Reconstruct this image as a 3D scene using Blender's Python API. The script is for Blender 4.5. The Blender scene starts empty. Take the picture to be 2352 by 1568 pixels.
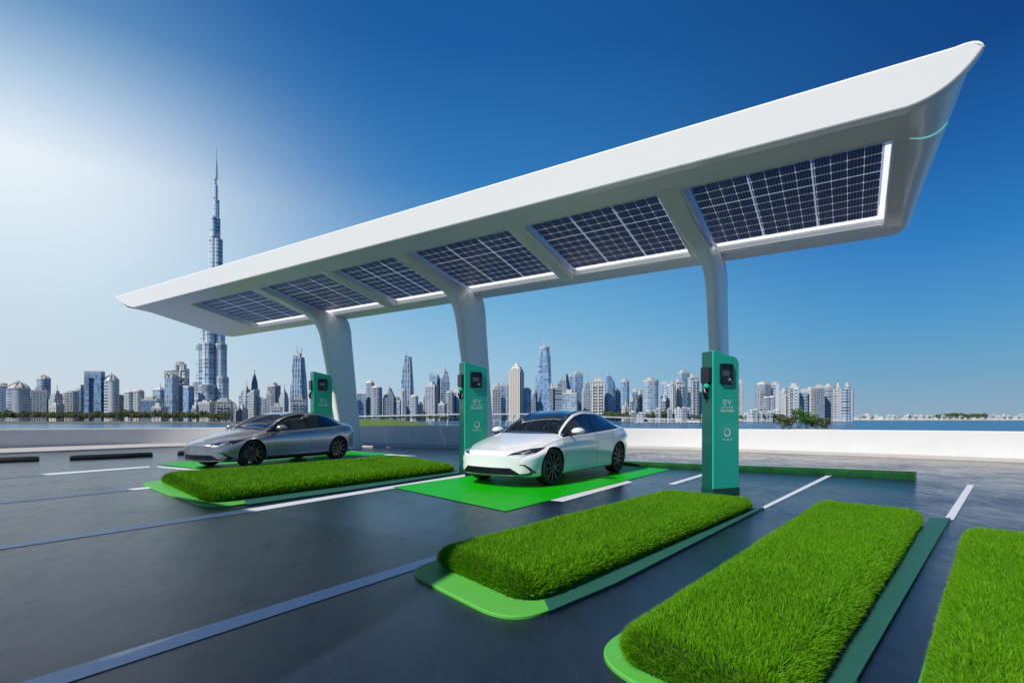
import bpy, bmesh, math, random
import numpy as np
from mathutils import Vector, Matrix
from mathutils.geometry import delaunay_2d_cdt
from mathutils.bvhtree import BVHTree
R = math.radians
random.seed(7)
scene = bpy.context.scene
COL = scene.collection

# ------------------------------------------------------------------ camera
EYE = 1.3            # eye height, metres
FPX = 1189.0         # focal length for a picture 2352 wide
HOR = 957.0
cam_d = bpy.data.cameras.new('camera'); cam = bpy.data.objects.new('camera', cam_d); COL.objects.link(cam)
cam.location = (0, 0, EYE); cam.rotation_euler = (R(90), 0, 0)
cam_d.sensor_width = 36; cam_d.lens = 36*FPX/2352; cam_d.shift_y = (HOR-784)/2352
cam_d.clip_start = 0.05; cam_d.clip_end = 30000
scene.camera = cam

# ------------------------------------------------------------------ world + sun
SUN_TO = Vector((-0.77, -0.64, 0)).normalized()
SUN_EL = R(45)
sun_vec = Vector((SUN_TO.x*math.cos(SUN_EL), SUN_TO.y*math.cos(SUN_EL), math.sin(SUN_EL)))
w = bpy.data.worlds.new('World'); scene.world = w; w.use_nodes = True
nt = w.node_tree; nt.nodes.clear()
N = nt.nodes.new; LK = nt.links.new
out = N('ShaderNodeOutputWorld')
sky = N('ShaderNodeTexSky'); sky.sky_type = 'NISHITA'; sky.sun_disc = False
sky.sun_elevation = SUN_EL; sky.sun_rotation = math.atan2(SUN_TO.x, SUN_TO.y)
sky.air_density = 1.0; sky.dust_density = 0.6; sky.ozone_density = 3.0
bg1 = N('ShaderNodeBackground'); bg1.inputs['Strength'].default_value = 0.003
LK(sky.outputs[0], bg1.inputs['Color'])
tc = N('ShaderNodeTexCoord'); sep = N('ShaderNodeSeparateXYZ'); LK(tc.outputs['Generated'], sep.inputs[0])
def ramp(stops, src):
    r = N('ShaderNodeValToRGB'); r.color_ramp.interpolation = 'LINEAR'
    e = r.color_ramp.elements
    while len(e) > 1: e.remove(e[-1])
    e[0].position = stops[0][0]; e[0].color = (*stops[0][1], 1)
    for p, c in stops[1:]:
        k = e.new(p); k.color = (*c, 1)
    LK(src, r.inputs[0]); return r
def lin(c):
    return tuple(((v/255)/12.92 if v/255 <= .04045 else ((v/255+.055)/1.055)**2.4) for v in c)
deep = ramp([(0.0, lin((138,166,188))), (0.03, lin((126,164,191))), (0.065, lin((108,160,194))), (0.154, lin((74,148,198))), (0.264, lin((42,120,188))),
             (0.365, lin((26,96,167))), (0.48, lin((13,68,134))), (0.65, lin((10,58,116))), (1.0, lin((6,42,96)))], sep.outputs['Z'])
midc = ramp([(0.0, lin((166,190,208))), (0.10, lin((146,190,217))), (0.21, lin((108,172,214))), (0.41, lin((48,122,186))), (0.58, lin((25,92,160))), (1.0, lin((10,60,124)))], sep.outputs['Z'])
pale = ramp([(0.0, lin((214,219,225))), (0.10, lin((208,221,231))), (0.22, lin((216,231,241))), (0.35, lin((232,241,248))), (0.43, lin((192,215,234))), (0.52, lin((126,170,207))),
             (1.0, lin((60,120,180)))], sep.outputs['Z'])
def wm(op, a_, b_=None, clamp=False):
    n = N('ShaderNodeMath'); n.operation = op; n.use_clamp = clamp
    for i, v in enumerate((a_, b_)):
        if v is None: continue
        if isinstance(v, (int, float)): n.inputs[i].default_value = v
        else: LK(v, n.inputs[i])
    return n.outputs[0]
dot = N('ShaderNodeVectorMath'); dot.operation = 'DOT_PRODUCT'
LK(tc.outputs['Generated'], dot.inputs[0]); dot.inputs[1].default_value = Vector((-0.68, 0.66, 0.32)).normalized()
zc_ = wm('MAXIMUM', sep.outputs['Z'], 0.0)
pb = wm('DIVIDE', wm('SUBTRACT', dot.outputs['Value'], 0.35), 0.65, True)
pf = wm('POWER', pb, wm('ADD', 3.0, wm('MULTIPLY', zc_, 22.0)))
dk = N('ShaderNodeMapRange'); dk.inputs['From Min'].default_value = .12; dk.inputs['From Max'].default_value = .80
dk.interpolation_type = 'SMOOTHSTEP'; LK(dot.outputs['Value'], dk.inputs['Value'])
dm = N('ShaderNodeMix'); dm.data_type = 'RGBA'; LK(dk.outputs[0], dm.inputs['Factor']); LK(deep.outputs[0], dm.inputs['A']); LK(midc.outputs[0], dm.inputs['B'])
mx = N('ShaderNodeMix'); mx.data_type = 'RGBA'
LK(pf, mx.inputs['Factor']); LK(dm.outputs['Result'], mx.inputs['A']); LK(pale.outputs[0], mx.inputs['B'])
bg2 = N('ShaderNodeBackground'); bg2.inputs['Strength'].default_value = 1.0
LK(mx.outputs['Result'], bg2.inputs['Color'])
ad = N('ShaderNodeAddShader'); LK(bg1.outputs[0], ad.inputs[0]); LK(bg2.outputs[0], ad.inputs[1]); LK(ad.outputs[0], out.inputs['Surface'])

sd = bpy.data.lights.new('sun', 'SUN'); sun = bpy.data.objects.new('sun', sd); COL.objects.link(sun)
sd.energy = 5.0; sd.angle = R(0.53); sd.color = (1.0, 0.955, 0.89)
sun.rotation_euler = sun_vec.to_track_quat('Z', 'Y').to_euler()
scene.view_settings.view_transform = 'Standard'; scene.view_settings.look = 'None'
scene.view_settings.exposure = 0.0; scene.view_settings.gamma = 1.0

# ------------------------------------------------------------------ helpers
def G(x, y, h=0.0):
    """point of the photograph (2352 wide) -> world point on the level h"""
    d = (EYE-h)*FPX/(y-HOR)
    return ((x-1176)/FPX*d, d)
def setp(o, label=None, cat=None, group=None, kind=None):
    if label: o['label'] = label
    if cat: o['category'] = cat
    if group: o['group'] = group
    if kind: o['kind'] = kind
    return o
def empty(name, loc=(0,0,0), rz=0):
    o = bpy.data.objects.new(name, None); COL.objects.link(o); o.location = loc; o.rotation_euler = (0,0,rz)
    o.empty_display_size = 0.2
    return o
class MB:
    def __init__(s): s.v = []; s.f = []; s.mi = []; s.uv = None
    def add(s, vs, fs, mi=0, M=None):
        b = len(s.v)
        for p in vs:
            p = Vector(p)
            if M is not None: p = M @ p
            s.v.append(tuple(p))
        for f in fs: s.f.append(tuple(i+b for i in f)); s.mi.append(mi)
        return s
    def box(s, x0, x1, y0, y1, z0, z1, mi=0, M=None):
        return s.add([(x0,y0,z0),(x1,y0,z0),(x1,y1,z0),(x0,y1,z0),(x0,y0,z1),(x1,y0,z1),(x1,y1,z1),(x0,y1,z1)],
              [(0,3,2,1),(4,5,6,7),(0,1,5,4),(1,2,6,5),(2,3,7,6),(3,0,4,7)], mi, M)
    def prism(s, poly, z0, z1, mi=0, M=None):
        n = len(poly)
        vs = [(p[0],p[1],z0) for p in poly]+[(p[0],p[1],z1) for p in poly]
        fs = [tuple(range(n))[::-1], tuple(range(n,2*n))]+[(i,(i+1)%n,(i+1)%n+n,i+n) for i in range(n)]
        return s.add(vs, fs, mi, M)
    def loft(s, rings, closed=True, cap0=True, cap1=True, mi=0, M=None):
        n = len(rings[0]); vs = [p for r in rings for p in r]; fs = []
        for k in range(len(rings)-1):
            for i in range(n if closed else n-1):
                j = (i+1) % n
                fs.append((k*n+i, k*n+j, (k+1)*n+j, (k+1)*n+i))
        if cap0: fs.append(tuple(range(n))[::-1])
        if cap1: fs.append(tuple((len(rings)-1)*n+i for i in range(n)))
        return s.add(vs, fs, mi, M)
    def lathe(s, prof, seg=24, axis='Z', mi=0, M=None, cap=True):
        rings = []
        for r, z in prof:
            ring = []
            for i in range(seg):
                a = 2*math.pi*i/seg
                if axis == 'Z': ring.append((r*math.cos(a), r*math.sin(a), z))
                elif axis == 'Y': ring.append((r*math.cos(a), z, r*math.sin(a)))
                else: ring.append((z, r*math.cos(a), r*math.sin(a)))
            rings.append(ring)
        return s.loft(rings, True, cap, cap, mi, M)
    def tube(s, pts, r, seg=8, mi=0):
        pts = [Vector(p) for p in pts]; rings = []
        for k, p in enumerate(pts):
            d = (pts[min(k+1,len(pts)-1)]-pts[max(k-1,0)]).normalized()
            a = d.cross(Vector((0,0,1)))
            if a.length < 1e-3: a = d.cross(Vector((1,0,0)))
            a.normalize(); b = d.cross(a)
            rr = r[k] if isinstance(r, (list,tuple)) else r
            rings.append([p+a*rr*math.cos(2*math.pi*i/seg)+b*rr*math.sin(2*math.pi*i/seg) for i in range(seg)])
        return s.loft(rings, mi=mi)
    def build(s, name, mats, parent=None, smooth=None, loc=None, rz=0, bevel=0, fixn=True):
        me = bpy.data.meshes.new(name); me.from_pydata(s.v, [], s.f)
        if not isinstance(mats, (list,tuple)): mats = [mats]
        for m in mats: me.materials.append(m)
        if len(mats) > 1: me.polygons.foreach_set('material_index', s.mi)
        if fixn:
            bm = bmesh.new(); bm.from_mesh(me); bmesh.ops.recalc_face_normals(bm, faces=bm.faces); bm.to_mesh(me); bm.free()
        if smooth is not None:
            me.shade_smooth(); me.set_sharp_from_angle(angle=R(smooth))
        o = bpy.data.objects.new(name, me); COL.objects.link(o)
        if parent: o.parent = parent
        if loc is not None: o.location = loc
        if rz: o.rotation_euler = (0,0,rz)
        if bevel:
            b = o.modifiers.new('bevel', 'BEVEL'); b.width = bevel; b.segments = 3; b.limit_method = 'ANGLE'; b.angle_limit = R(30)
            if smooth is None: me.shade_smooth(); me.set_sharp_from_angle(angle=R(35))
            b.harden_normals = True
        me.update()
        return o
def mat(name, col, rough=0.5, metal=0.0, coat=0.0, spec=0.5, noise=None, bump=None, emit=None):
    m = bpy.data.materials.new(name); m.use_nodes = True; t = m.node_tree; b = t.nodes['Principled BSDF']
    b.inputs['Base Color'].default_value = (*col, 1); b.inputs['Roughness'].default_value = rough
    b.inputs['Metallic'].default_value = metal; b.inputs['Coat Weight'].default_value = coat
    b.inputs['Coat Roughness'].default_value = 0.04
    b.inputs['Specular IOR Level'].default_value = spec
    if emit: b.inputs['Emission Color'].default_value = (*emit[0],1); b.inputs['Emission Strength'].default_value = emit[1]
    if noise or bump:
        tc = t.nodes.new('ShaderNodeTexCoord')
    if noise:   # (scale, amount, colour2)
        n = t.nodes.new('ShaderNodeTexNoise'); n.inputs['Scale'].default_value = noise[0]; n.inputs['Detail'].default_value = 6
        n.inputs['Roughness'].default_value = 0.65
        t.links.new(tc.outputs['Object'], n.inputs['Vector'])
        r = t.nodes.new('ShaderNodeMapRange'); r.inputs['From Min'].default_value = 0.35; r.inputs['From Max'].default_value = 0.65
        r.inputs['To Max'].default_value = noise[1]
        t.links.new(n.outputs['Fac'], r.inputs['Value'])
        mx = t.nodes.new('ShaderNodeMix'); mx.data_type = 'RGBA'
        mx.inputs['A'].default_value = (*col,1); mx.inputs['B'].default_value = (*noise[2],1)
        t.links.new(r.outputs[0], mx.inputs['Factor']); t.links.new(mx.outputs['Result'], b.inputs['Base Color'])
    if bump:    # (scale, strength, distance)
        n = t.nodes.new('ShaderNodeTexNoise'); n.inputs['Scale'].default_value = bump[0]; n.inputs['Detail'].default_value = 4
        t.links.new(tc.outputs['Object'], n.inputs['Vector'])
        bp = t.nodes.new('ShaderNodeBump'); bp.inputs['Strength'].default_value = bump[1]; bp.inputs['Distance'].default_value = bump[2]
        t.links.new(n.outputs['Fac'], bp.inputs['Height']); t.links.new(bp.outputs[0], b.inputs['Normal'])
    return m
def pchip(xs, ys):
    xs = np.array(xs, float); ys = np.array(ys, float)
    if xs[0] > xs[-1]: xs = xs[::-1]; ys = ys[::-1]
    h = np.diff(xs); d = np.diff(ys)/h; m = np.zeros(len(xs))
    for i in range(1, len(xs)-1):
        if d[i-1]*d[i] > 0:
            w1 = 2*h[i]+h[i-1]; w2 = h[i]+2*h[i-1]; m[i] = (w1+w2)/(w1/d[i-1]+w2/d[i])
    m[0] = d[0]; m[-1] = d[-1]
    def f(x):
        x = min(max(x, xs[0]), xs[-1]); i = min(int(np.searchsorted(xs, x, side='right'))-1, len(xs)-2); i = max(i, 0)
        t = (x-xs[i])/h[i]
        return float((2*t**3-3*t*t+1)*ys[i]+(t**3-2*t*t+t)*h[i]*m[i]+(-2*t**3+3*t*t)*ys[i+1]+(t**3-t*t)*h[i]*m[i+1])
    return f

# ------------------------------------------------------------------ materials
def asphalt():
    m = bpy.data.materials.new('asphalt'); m.use_nodes = True; t = m.node_tree; b = t.nodes['Principled BSDF']
    tc = t.nodes.new('ShaderNodeTexCoord')
    def noise(s, d=5, r=.6, stretch=None):
        n = t.nodes.new('ShaderNodeTexNoise'); n.inputs['Scale'].default_value = s; n.inputs['Detail'].default_value = d; n.inputs['Roughness'].default_value = r
        if stretch:
            mp = t.nodes.new('ShaderNodeMapping'); mp.inputs['Scale'].default_value = stretch; mp.inputs['Rotation'].default_value = (0,0,R(33))
            t.links.new(tc.outputs['Object'], mp.inputs[0]); t.links.new(mp.outputs[0], n.inputs[0])
        else: t.links.new(tc.outputs['Object'], n.inputs['Vector'])
        return n
    fine = noise(75, 4, .75); big = noise(.7, 5, .6); med = noise(6, 6, .7, (1.0, .35, 1))
    def rng(n, a, c, lo=.35, hi=.65):
        r = t.nodes.new('ShaderNodeMapRange'); r.inputs['From Min'].default_value = lo; r.inputs['From Max'].default_value = hi
        r.inputs['To Min'].default_value = a; r.inputs['To Max'].default_value = c; t.links.new(n.outputs['Fac'], r.inputs['Value']); return r
    f1 = rng(fine, .25, 2.3, .3, .7); f2 = rng(med, .7, 1.45)
    mu = t.nodes.new('ShaderNodeMath'); mu.operation = 'MULTIPLY'; t.links.new(f1.outputs[0], mu.inputs[0]); t.links.new(f2.outputs[0], mu.inputs[1])
    mx = t.nodes.new('ShaderNodeMix'); mx.data_type = 'RGBA'; mx.blend_type = 'MULTIPLY'; mx.inputs['Factor'].default_value = 1
    mx.inputs['A'].default_value = (.0062, .0105, .022, 1)
    t.links.new(mu.outputs[0], mx.inputs['B']); t.links.new(mx.outputs['Result'], b.inputs['Base Color'])
    rr = rng(big, .08, .22); ra = rng(med, -.05, .10)
    sm = t.nodes.new('ShaderNodeMath'); sm.operation = 'ADD'; t.links.new(rr.outputs[0], sm.inputs[0]); t.links.new(ra.outputs[0], sm.inputs[1])
    t.links.new(sm.outputs[0], b.inputs['Roughness'])
    b.inputs['Specular IOR Level'].default_value = .42
    bp = t.nodes.new('ShaderNodeBump'); bp.inputs['Strength'].default_value = .4; bp.inputs['Distance'].default_value = .006
    t.links.new(fine.outputs['Fac'], bp.inputs['Height'])
    bp2 = t.nodes.new('ShaderNodeBump'); bp2.inputs['Strength'].default_value = .14; bp2.inputs['Distance'].default_value = .006
    t.links.new(med.outputs['Fac'], bp2.inputs['Height']); t.links.new(bp.outputs[0], bp2.inputs['Normal'])
    t.links.new(bp2.outputs[0], b.inputs['Normal'])
    return m
M = {}
M['asphalt'] = asphalt()
M['line'] = mat('line_paint', (.74,.75,.77), .35, noise=(14, .5, (.52,.54,.58)), bump=(80,.3,.003))
M['greenpaint'] = mat('green_floor_paint', (.005,.39,.001), .42, spec=.12, noise=(3,.6,(.006,.30,.002)), bump=(60,.15,.003))
M['strip'] = mat('shaded_strip_teal', (.022,.11,.080), .5, spec=.3, noise=(5,.4,(.018,.09,.065)), bump=(40,.1,.003))  # shade beside the grass put into the colour of the plate edge
M['plate'] = mat('green_kerb_paint', (.10,.42,.06), .5, spec=.3, noise=(5,.4,(.09,.36,.06)), bump=(40,.1,.003))
M['concrete'] = mat('white_concrete', (.66,.66,.655), .7, noise=(1.2,.5,(.60,.60,.595)), bump=(30,.2,.004))
M['pave'] = mat('pale_paving', (.50,.47,.43), .75, noise=(2.0,.6,(.40,.38,.35)), bump=(40,.3,.004))
M['white'] = mat('white_shell', (.87,.865,.845), .30, coat=.3, noise=(.8,.25,(.83,.825,.81)))
M['whiteframe'] = mat('white_frame', (.86,.87,.88), .25, coat=.3)
M['rubber'] = mat('black_rubber', (.012,.012,.013), .6, noise=(8,.5,(.03,.03,.03)))
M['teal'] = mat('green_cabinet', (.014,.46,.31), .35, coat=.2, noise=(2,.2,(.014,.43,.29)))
M['tealshade'] = mat('shaded_green_side', (.004,.085,.066), .35, coat=.3)  # cabinet green darkened, shade of the left side put into the colour
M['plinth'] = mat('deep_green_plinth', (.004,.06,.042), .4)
M['black'] = mat('black_plastic', (.010,.010,.011), .3)
M['blackgloss'] = mat('black_gloss', (.006,.006,.007), .08, coat=.5)
M['print'] = mat('white_print', (.85,.88,.87), .4)
M['screen'] = mat('screen_glass', (.02,.02,.022), .06, coat=1, emit=((.25,.27,.3), .06))
M['cyan'] = mat('cyan_light', (.3,.9,.8), .3, emit=((.25,.85,.7), .45))
M['glass'] = mat('car_glass', (.006,.010,.018), .03, coat=1, spec=.8)
M['tyre'] = mat('tyre_rubber', (.012,.012,.013), .65)
M['alloy'] = mat('dark_alloy', (.07,.072,.078), .25, metal=.7)
M['disc'] = mat('brake_steel', (.25,.25,.26), .35, metal=1)
M['lime'] = mat('lime_caliper', (.35,.60,.02), .35)
M['paintwhite'] = mat('white_car_paint', (.78,.79,.80), .16, coat=1)
M['paintgrey'] = mat('grey_car_paint', (.40,.41,.43), .24, metal=.65, coat=1)
M['lamp'] = mat('lamp_lens', (.02,.022,.03), .05, coat=1)
M['lampbar'] = mat('lamp_light_bar', (.75,.78,.82), .2, emit=((.8,.9,1),.25))
M['redlamp'] = mat('tail_lamp', (.25,.01,.01), .15, coat=1)
M['archblack'] = mat('arch_liner', (.008,.008,.008), .8)
def grassmat(name, c1, c2, c3, attr=True, sheen=0):
    m = bpy.data.materials.new(name); m.use_nodes = True; t = m.node_tree; b = t.nodes['Principled BSDF']
    b.inputs['Roughness'].default_value = .5; b.inputs['Specular IOR Level'].default_value = .25
    a = t.nodes.new('ShaderNodeAttribute'); a.attribute_name = 'tint'
    r = t.nodes.new('ShaderNodeValToRGB'); e = r.color_ramp.elements; e[0].color = (*c1,1); e[1].color = (*c3,1); k = e.new(.5); k.color = (*c2,1)
    t.links.new(a.outputs['Fac'], r.inputs[0]); t.links.new(r.outputs[0], b.inputs['Base Color'])
    tr = t.nodes.new('ShaderNodeBsdfTranslucent'); t.links.new(r.outputs[0], tr.inputs['Color'])
    mxx = t.nodes.new('ShaderNodeMixShader'); mxx.inputs[0].default_value = .35
    o = t.nodes['Material Output']; t.links.new(b.outputs[0], mxx.inputs[1]); t.links.new(tr.outputs[0], mxx.inputs[2]); t.links.new(mxx.outputs[0], o.inputs['Surface'])
    return m
M['grass'] = grassmat('grass_blades', (.050,.18,.002), (.13,.36,.005), (.225,.51,.009))
M['soil'] = mat('turf_body', (.012,.045,.002), .9, noise=(20,.7,(.03,.09,.003)))
M['leaf'] = grassmat('tree_leaves', (.10,.13,.06), (.16,.20,.09), (.24,.28,.13))
M['bush'] = grassmat('bush_leaves', (.05,.15,.03), (.10,.26,.05), (.18,.36,.08))
M['bark'] = mat('bark', (.12,.09,.06), .9)
# ------------------------------------------------------------------ deck, wall, markings
wall_pts = [(-34,2,.84),(-29,9,.84),(-24.5,15.2,.82),(-20.6,20.4,.80),(-16.6,24.6,.76),(-12,25.9,.80),(-7.5,24.9,.86),(-2.1,22.6,.90),(4.9,22.4,.80),(8.9,20.3,.82),(15.3,15.5,.86),(22,9.6,.86),(30,2,.86),(36,-6,.86)]
def crom(pts, n=10):
    out = []
    P = [Vector(p) for p in pts]
    for i in range(len(P)-1):
        a = P[max(i-1,0)]; b = P[i]; c = P[i+1]; d = P[min(i+2,len(P)-1)]
        for k in range(n):
            t = k/n
            out.append(.5*((2*b)+(c-a)*t+(2*a-5*b+4*c-d)*t*t+(3*b-a-3*c+d)*t**3))
    out.append(P[-1]); return out
WP = crom(wall_pts, 12)
def sweep_wall(off0, off1, z0f, z1f, name, m, pts=WP, bevel=0):
    rings = []
    for k, p in enumerate(pts):
        d = (pts[min(k+1,len(pts)-1)]-pts[max(k-1,0)]); d.z = 0; d.normalize(); n = Vector((d.y, -d.x, 0))   # towards the deck
        a = Vector((p.x, p.y, 0))+n*off0; b = Vector((p.x, p.y, 0))+n*(off1(k, len(pts)) if callable(off1) else off1)
        z0 = z0f(p); z1 = z1f(p); e = .02
        rings.append([(a.x,a.y,z0),(b.x,b.y,z0),(b.x,b.y,z1-e),(b.x-n.x*e,b.y-n.y*e,z1),(a.x+n.x*e,a.y+n.y*e,z1),(a.x,a.y,z1-e)])
    mb = MB(); mb.loft(rings)
    return mb.build(name, m, smooth=35)
wall = sweep_wall(-.35, 0, lambda p: -1.0, lambda p: p.z, 'parapet_wall', M['concrete'])
setp(wall, 'long low white concrete parapet wall curving round the parking deck', 'wall')
def pw(k, n): return float(np.interp(k/n, [0,.25,.45,.6,1], [3.6,3.4,2.0,1.2,1.1]))
pv = sweep_wall(.004, pw, lambda p: -.2, lambda p: .05, 'pavement', M['pave']); setp(pv, kind='structure')
mb = MB()
outl = [(p.x, p.y) for p in WP]+[(36,-30),(-34,-30)]
mb.prism(outl, -1.2, 0)
setp(mb.build('parking_ground', M['asphalt']), kind='structure')

def ribbon(name, pts, m, z=.004):
    """flat marking from photograph corner points"""
    mb = MB(); g = [G(*p) for p in pts]
    mb.add([(a,b,z) for a,b in g], [tuple(range(len(g)))])
    o = mb.build(name, m)
    for p in o.data.polygons:
        if p.normal.z < 0: o.data.flip_normals(); break
    return o
lines = [
 ([(-150,1635),(-20,1630),(156,1568),(1002,1292),(1002,1275),(48,1568)], 'widest white bay line, crossing the near left asphalt to the central grass bed'),
 ([(-60,1271),(0,1262),(591,1173.5),(1068,1094),(1068,1089),(591,1165),(0,1252),(-60,1262)], 'white bay line running along the kerb of the left grass bed towards the white car'),
 ([(-60,1163),(0,1156.5),(348,1121.5),(345,1117.5),(0,1150.5),(-60,1157)], 'white bay line ending at the left tip of the left grass bed'),
 ([(-60,1104),(0,1099.5),(344,1073),(344,1070),(0,1095),(-60,1099)], 'thin pale bay line nearest the black wheel stops'),
 ([(358,1070),(366,1074),(459,1082),(500,1086),(520,1084),(459,1078)], 'short faded white line along the edge of the green bay of the grey car'),
 ([(1262,1149),(1293,1152),(1453,1107),(1441,1104)], 'short white bay line beside the green bay of the white car'),
 ([(1535,1111),(1548,1113),(1613,1093),(1613,1088)], 'short white bay line just left of the nearest charger'),
 ([(1742,1168),(1757,1168),(1911,1092),(1897,1092)], 'white bay line right of the nearest charger, ending at the low green kerb'),
 ([(2168,1194),(2190,1194),(2238,1113),(2222,1113)], 'short wide white bay line at the far right'),
 ([(790,1034),(800,1036),(905,1047),(960,1047),(905,1043)], 'thin white line behind the grey car'),
]
for pts, lb in lines:
    setp(ribbon('bay_line', pts, M['line']), lb, 'road marking', 'painted bay lines')
for tri, lb in (((( 901,1119),(1161,1175),(1539,1078)), 'bright green painted floor under the white car'),
            (((358,1065),(476,1080),(901,1042)), 'bright green painted floor under the grey car')):
    a, b, c = [Vector(G(*p)) for p in tri]; d = a+(c-b)
    mb = MB(); mb.add([(p.x,p.y,.008) for p in (a,b,c,d)], [(0,1,2,3)])
    o = mb.build('green_bay_marking', M['greenpaint']); 
    if o.data.polygons[0].normal.z < 0: o.data.flip_normals()
    setp(o, lb, 'road marking', 'green charging bays')

# wheel stops
def wheel_stop(a, b, lb):
    a = Vector(a); b = Vector(b); L = (b-a).length; d = (b-a).normalized()
    o = empty('wheel_stop', (*((a+b)/2), 0), math.atan2(d.y, d.x)); h = .13
    rings = [[(x,-.09,0.0),(x,.09,0.0),(x,.09,.05),(x,.055,h*s),(x,-.055,h*s),(x,-.09,.05)] for x, s in ((-L/2,.75),(-L/2+.04,1),(L/2-.04,1),(L/2,.75))]
    mb = MB(); mb.loft(rings); mb.build('bumper_bar', M['rubber'], o, bevel=.008)
    for x in (-L*.35, L*.35):
        mb = MB(); mb.lathe([(.02,h-.005),(.02,h+.008),(.001,h+.01)], 10, M=Matrix.Translation((x,0,0))); mb.build('bolt', M['disc'], o)
    setp(o, lb, 'wheel stop', 'black wheel stops by the parapet')
wheel_stop(G(-70,1063), G(90,1057), 'black rubber wheel stop cut by the left edge of the photo')
wheel_stop(G(160,1055.5), G(350,1047), 'long black rubber wheel stop left of the grey car, whole length in view')
wheel_stop(G(408,1044), G(560,1038), 'black rubber wheel stop half hidden behind the nose of the grey car')

# low green kerb behind the chargers
def green_kerb():
    pts = crom([(*G(1415,1067),.11),(*G(1640,1078),.12),(*G(1911,1090),.14),(*G(2103,1102),.17)], 8)
    rings = []
    for k, p in enumerate(pts):
        d = (pts[min(k+1,len(pts)-1)]-pts[max(k-1,0)]); d.z = 0; d.normalize(); n = Vector((-d.y, d.x, 0))
        a = Vector((p.x,p.y,0)); b = a+n*.28
        rings.append([(a.x,a.y,0),(b.x,b.y,0),(b.x-n.x*.02,b.y-n.y*.02,p.z),(a.x+n.x*.05,a.y+n.y*.05,p.z),(a.x,a.y,p.z-.06)])
    mb = MB(); mb.loft(rings)
    m = mat('green_kerb_gloss', (.006,.045,.010), .22, coat=.4, noise=(3,.8,(.008,.10,.016)), bump=(4,.6,.02))
    o = mb.build('low_green_kerb', m, smooth=30); setp(o, 'long low glossy dark green kerb between the parking bays and the parapet', 'kerb')
green_kerb()

# ------------------------------------------------------------------ grass beds
def round_poly(poly, r, seg=8):
    P = [Vector(p) for p in poly]; out = []; n = len(P)
    for i in range(n):
        a, b, c = P[i-1], P[i], P[(i+1)%n]; rr = r[i] if isinstance(r,(list,tuple)) else r
        u = (a-b).normalized(); v = (c-b).normalized(); p0 = b+u*rr; p1 = b+v*rr
        for k in range(seg+1):
            t = k/seg; out.append((1-t)**2*p0+2*t*(1-t)*b+t*t*p1)
    return out
def ccw(p):
    s = sum(p[i-1].x*p[i].y-p[i].x*p[i-1].y for i in range(len(p)))
    return p if s > 0 else p[::-1]
def inset(p, d):
    out = []; n = len(p)
    for i in range(n):
        t = (p[(i+1)%n]-p[i-1]).normalized(); out.append(p[i]+Vector((-t.y,t.x))*d)
    return out
def resample(p, step):
    out = []; n = len(p)
    for i in range(n):
        a, b = p[i], p[(i+1)%n]; k = max(1, int((b-a).length/step))
        for j in range(k): out.append(a.lerp(b, j/k))
    return out
def blades(name, pos, nrm, length, width, tint, m, parent, rng, lean=.20):
    n = len(pos)
    d = nrm+rng.normal(0, lean, (n,3)); d /= np.linalg.norm(d, axis=1)[:,None]
    side = np.cross(d, rng.normal(0,1,(n,3))); side /= np.linalg.norm(side, axis=1)[:,None]
    bend = rng.normal(0,1,(n,3)); bend -= (bend*d).sum(1)[:,None]*d; bend *= (length*.16)[:,None]; bend[:,2] -= length*.12
    L = length[:,None]; W = width[:,None]
    v = np.empty((n,5,3)); v[:,0] = pos-side*W/2; v[:,1] = pos+side*W/2
    mid = pos+d*L*.55+bend*.3; v[:,2] = mid+side*W*.38; v[:,3] = mid-side*W*.38; v[:,4] = pos+d*L+bend
    b = (np.arange(n)*5)[:,None]
    loops = np.concatenate([b+np.array([[0,1,2,3]]), b+np.array([[3,2,4]])], axis=1).ravel()
    me = bpy.data.meshes.new(name); me.vertices.add(n*5); me.vertices.foreach_set('co', v.ravel())
    me.loops.add(n*7); me.loops.foreach_set('vertex_index', loops.astype(np.int32))
    me.polygons.add(n*2); st = np.empty((n,2), np.int32); st[:,0] = np.arange(n)*7; st[:,1] = st[:,0]+4
    me.polygons.foreach_set('loop_start', st.ravel())
    me.update(calc_edges=True)
    a = me.attributes.new('tint', 'FLOAT', 'POINT'); tt = np.repeat(tint, 5); a.data.foreach_set('value', tt.astype(np.float32))
    me.materials.append(m)
    o = bpy.data.objects.new(name, me); COL.objects.link(o); o.parent = parent
    return o
def pseudo(x, y, s, seed=0):
    v = 0
    for k, (a, b, c) in enumerate(((1.0,.4,.3),(-.6,1.1,1.7),(1.7,1.3,2.9),(-2.1,.9,.5),(3.1,-2.3,1.1),(1.3,4.1,.7))):
        v = v+np.sin((a*x+b*y)*s+c+seed*1.7+k)/(1+.35*k)
    return v/3.2
def in_poly(px, py, poly):
    ins = np.zeros(len(px), bool); n = len(poly)
    for i in range(n):
        x1, y1 = poly[i-1]; x2, y2 = poly[i]
        c = ((y1 > py) != (y2 > py)) & (px < (x2-x1)*(py-y1)/(y2-y1+1e-12)+x1)
        ins ^= c
    return ins
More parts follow.
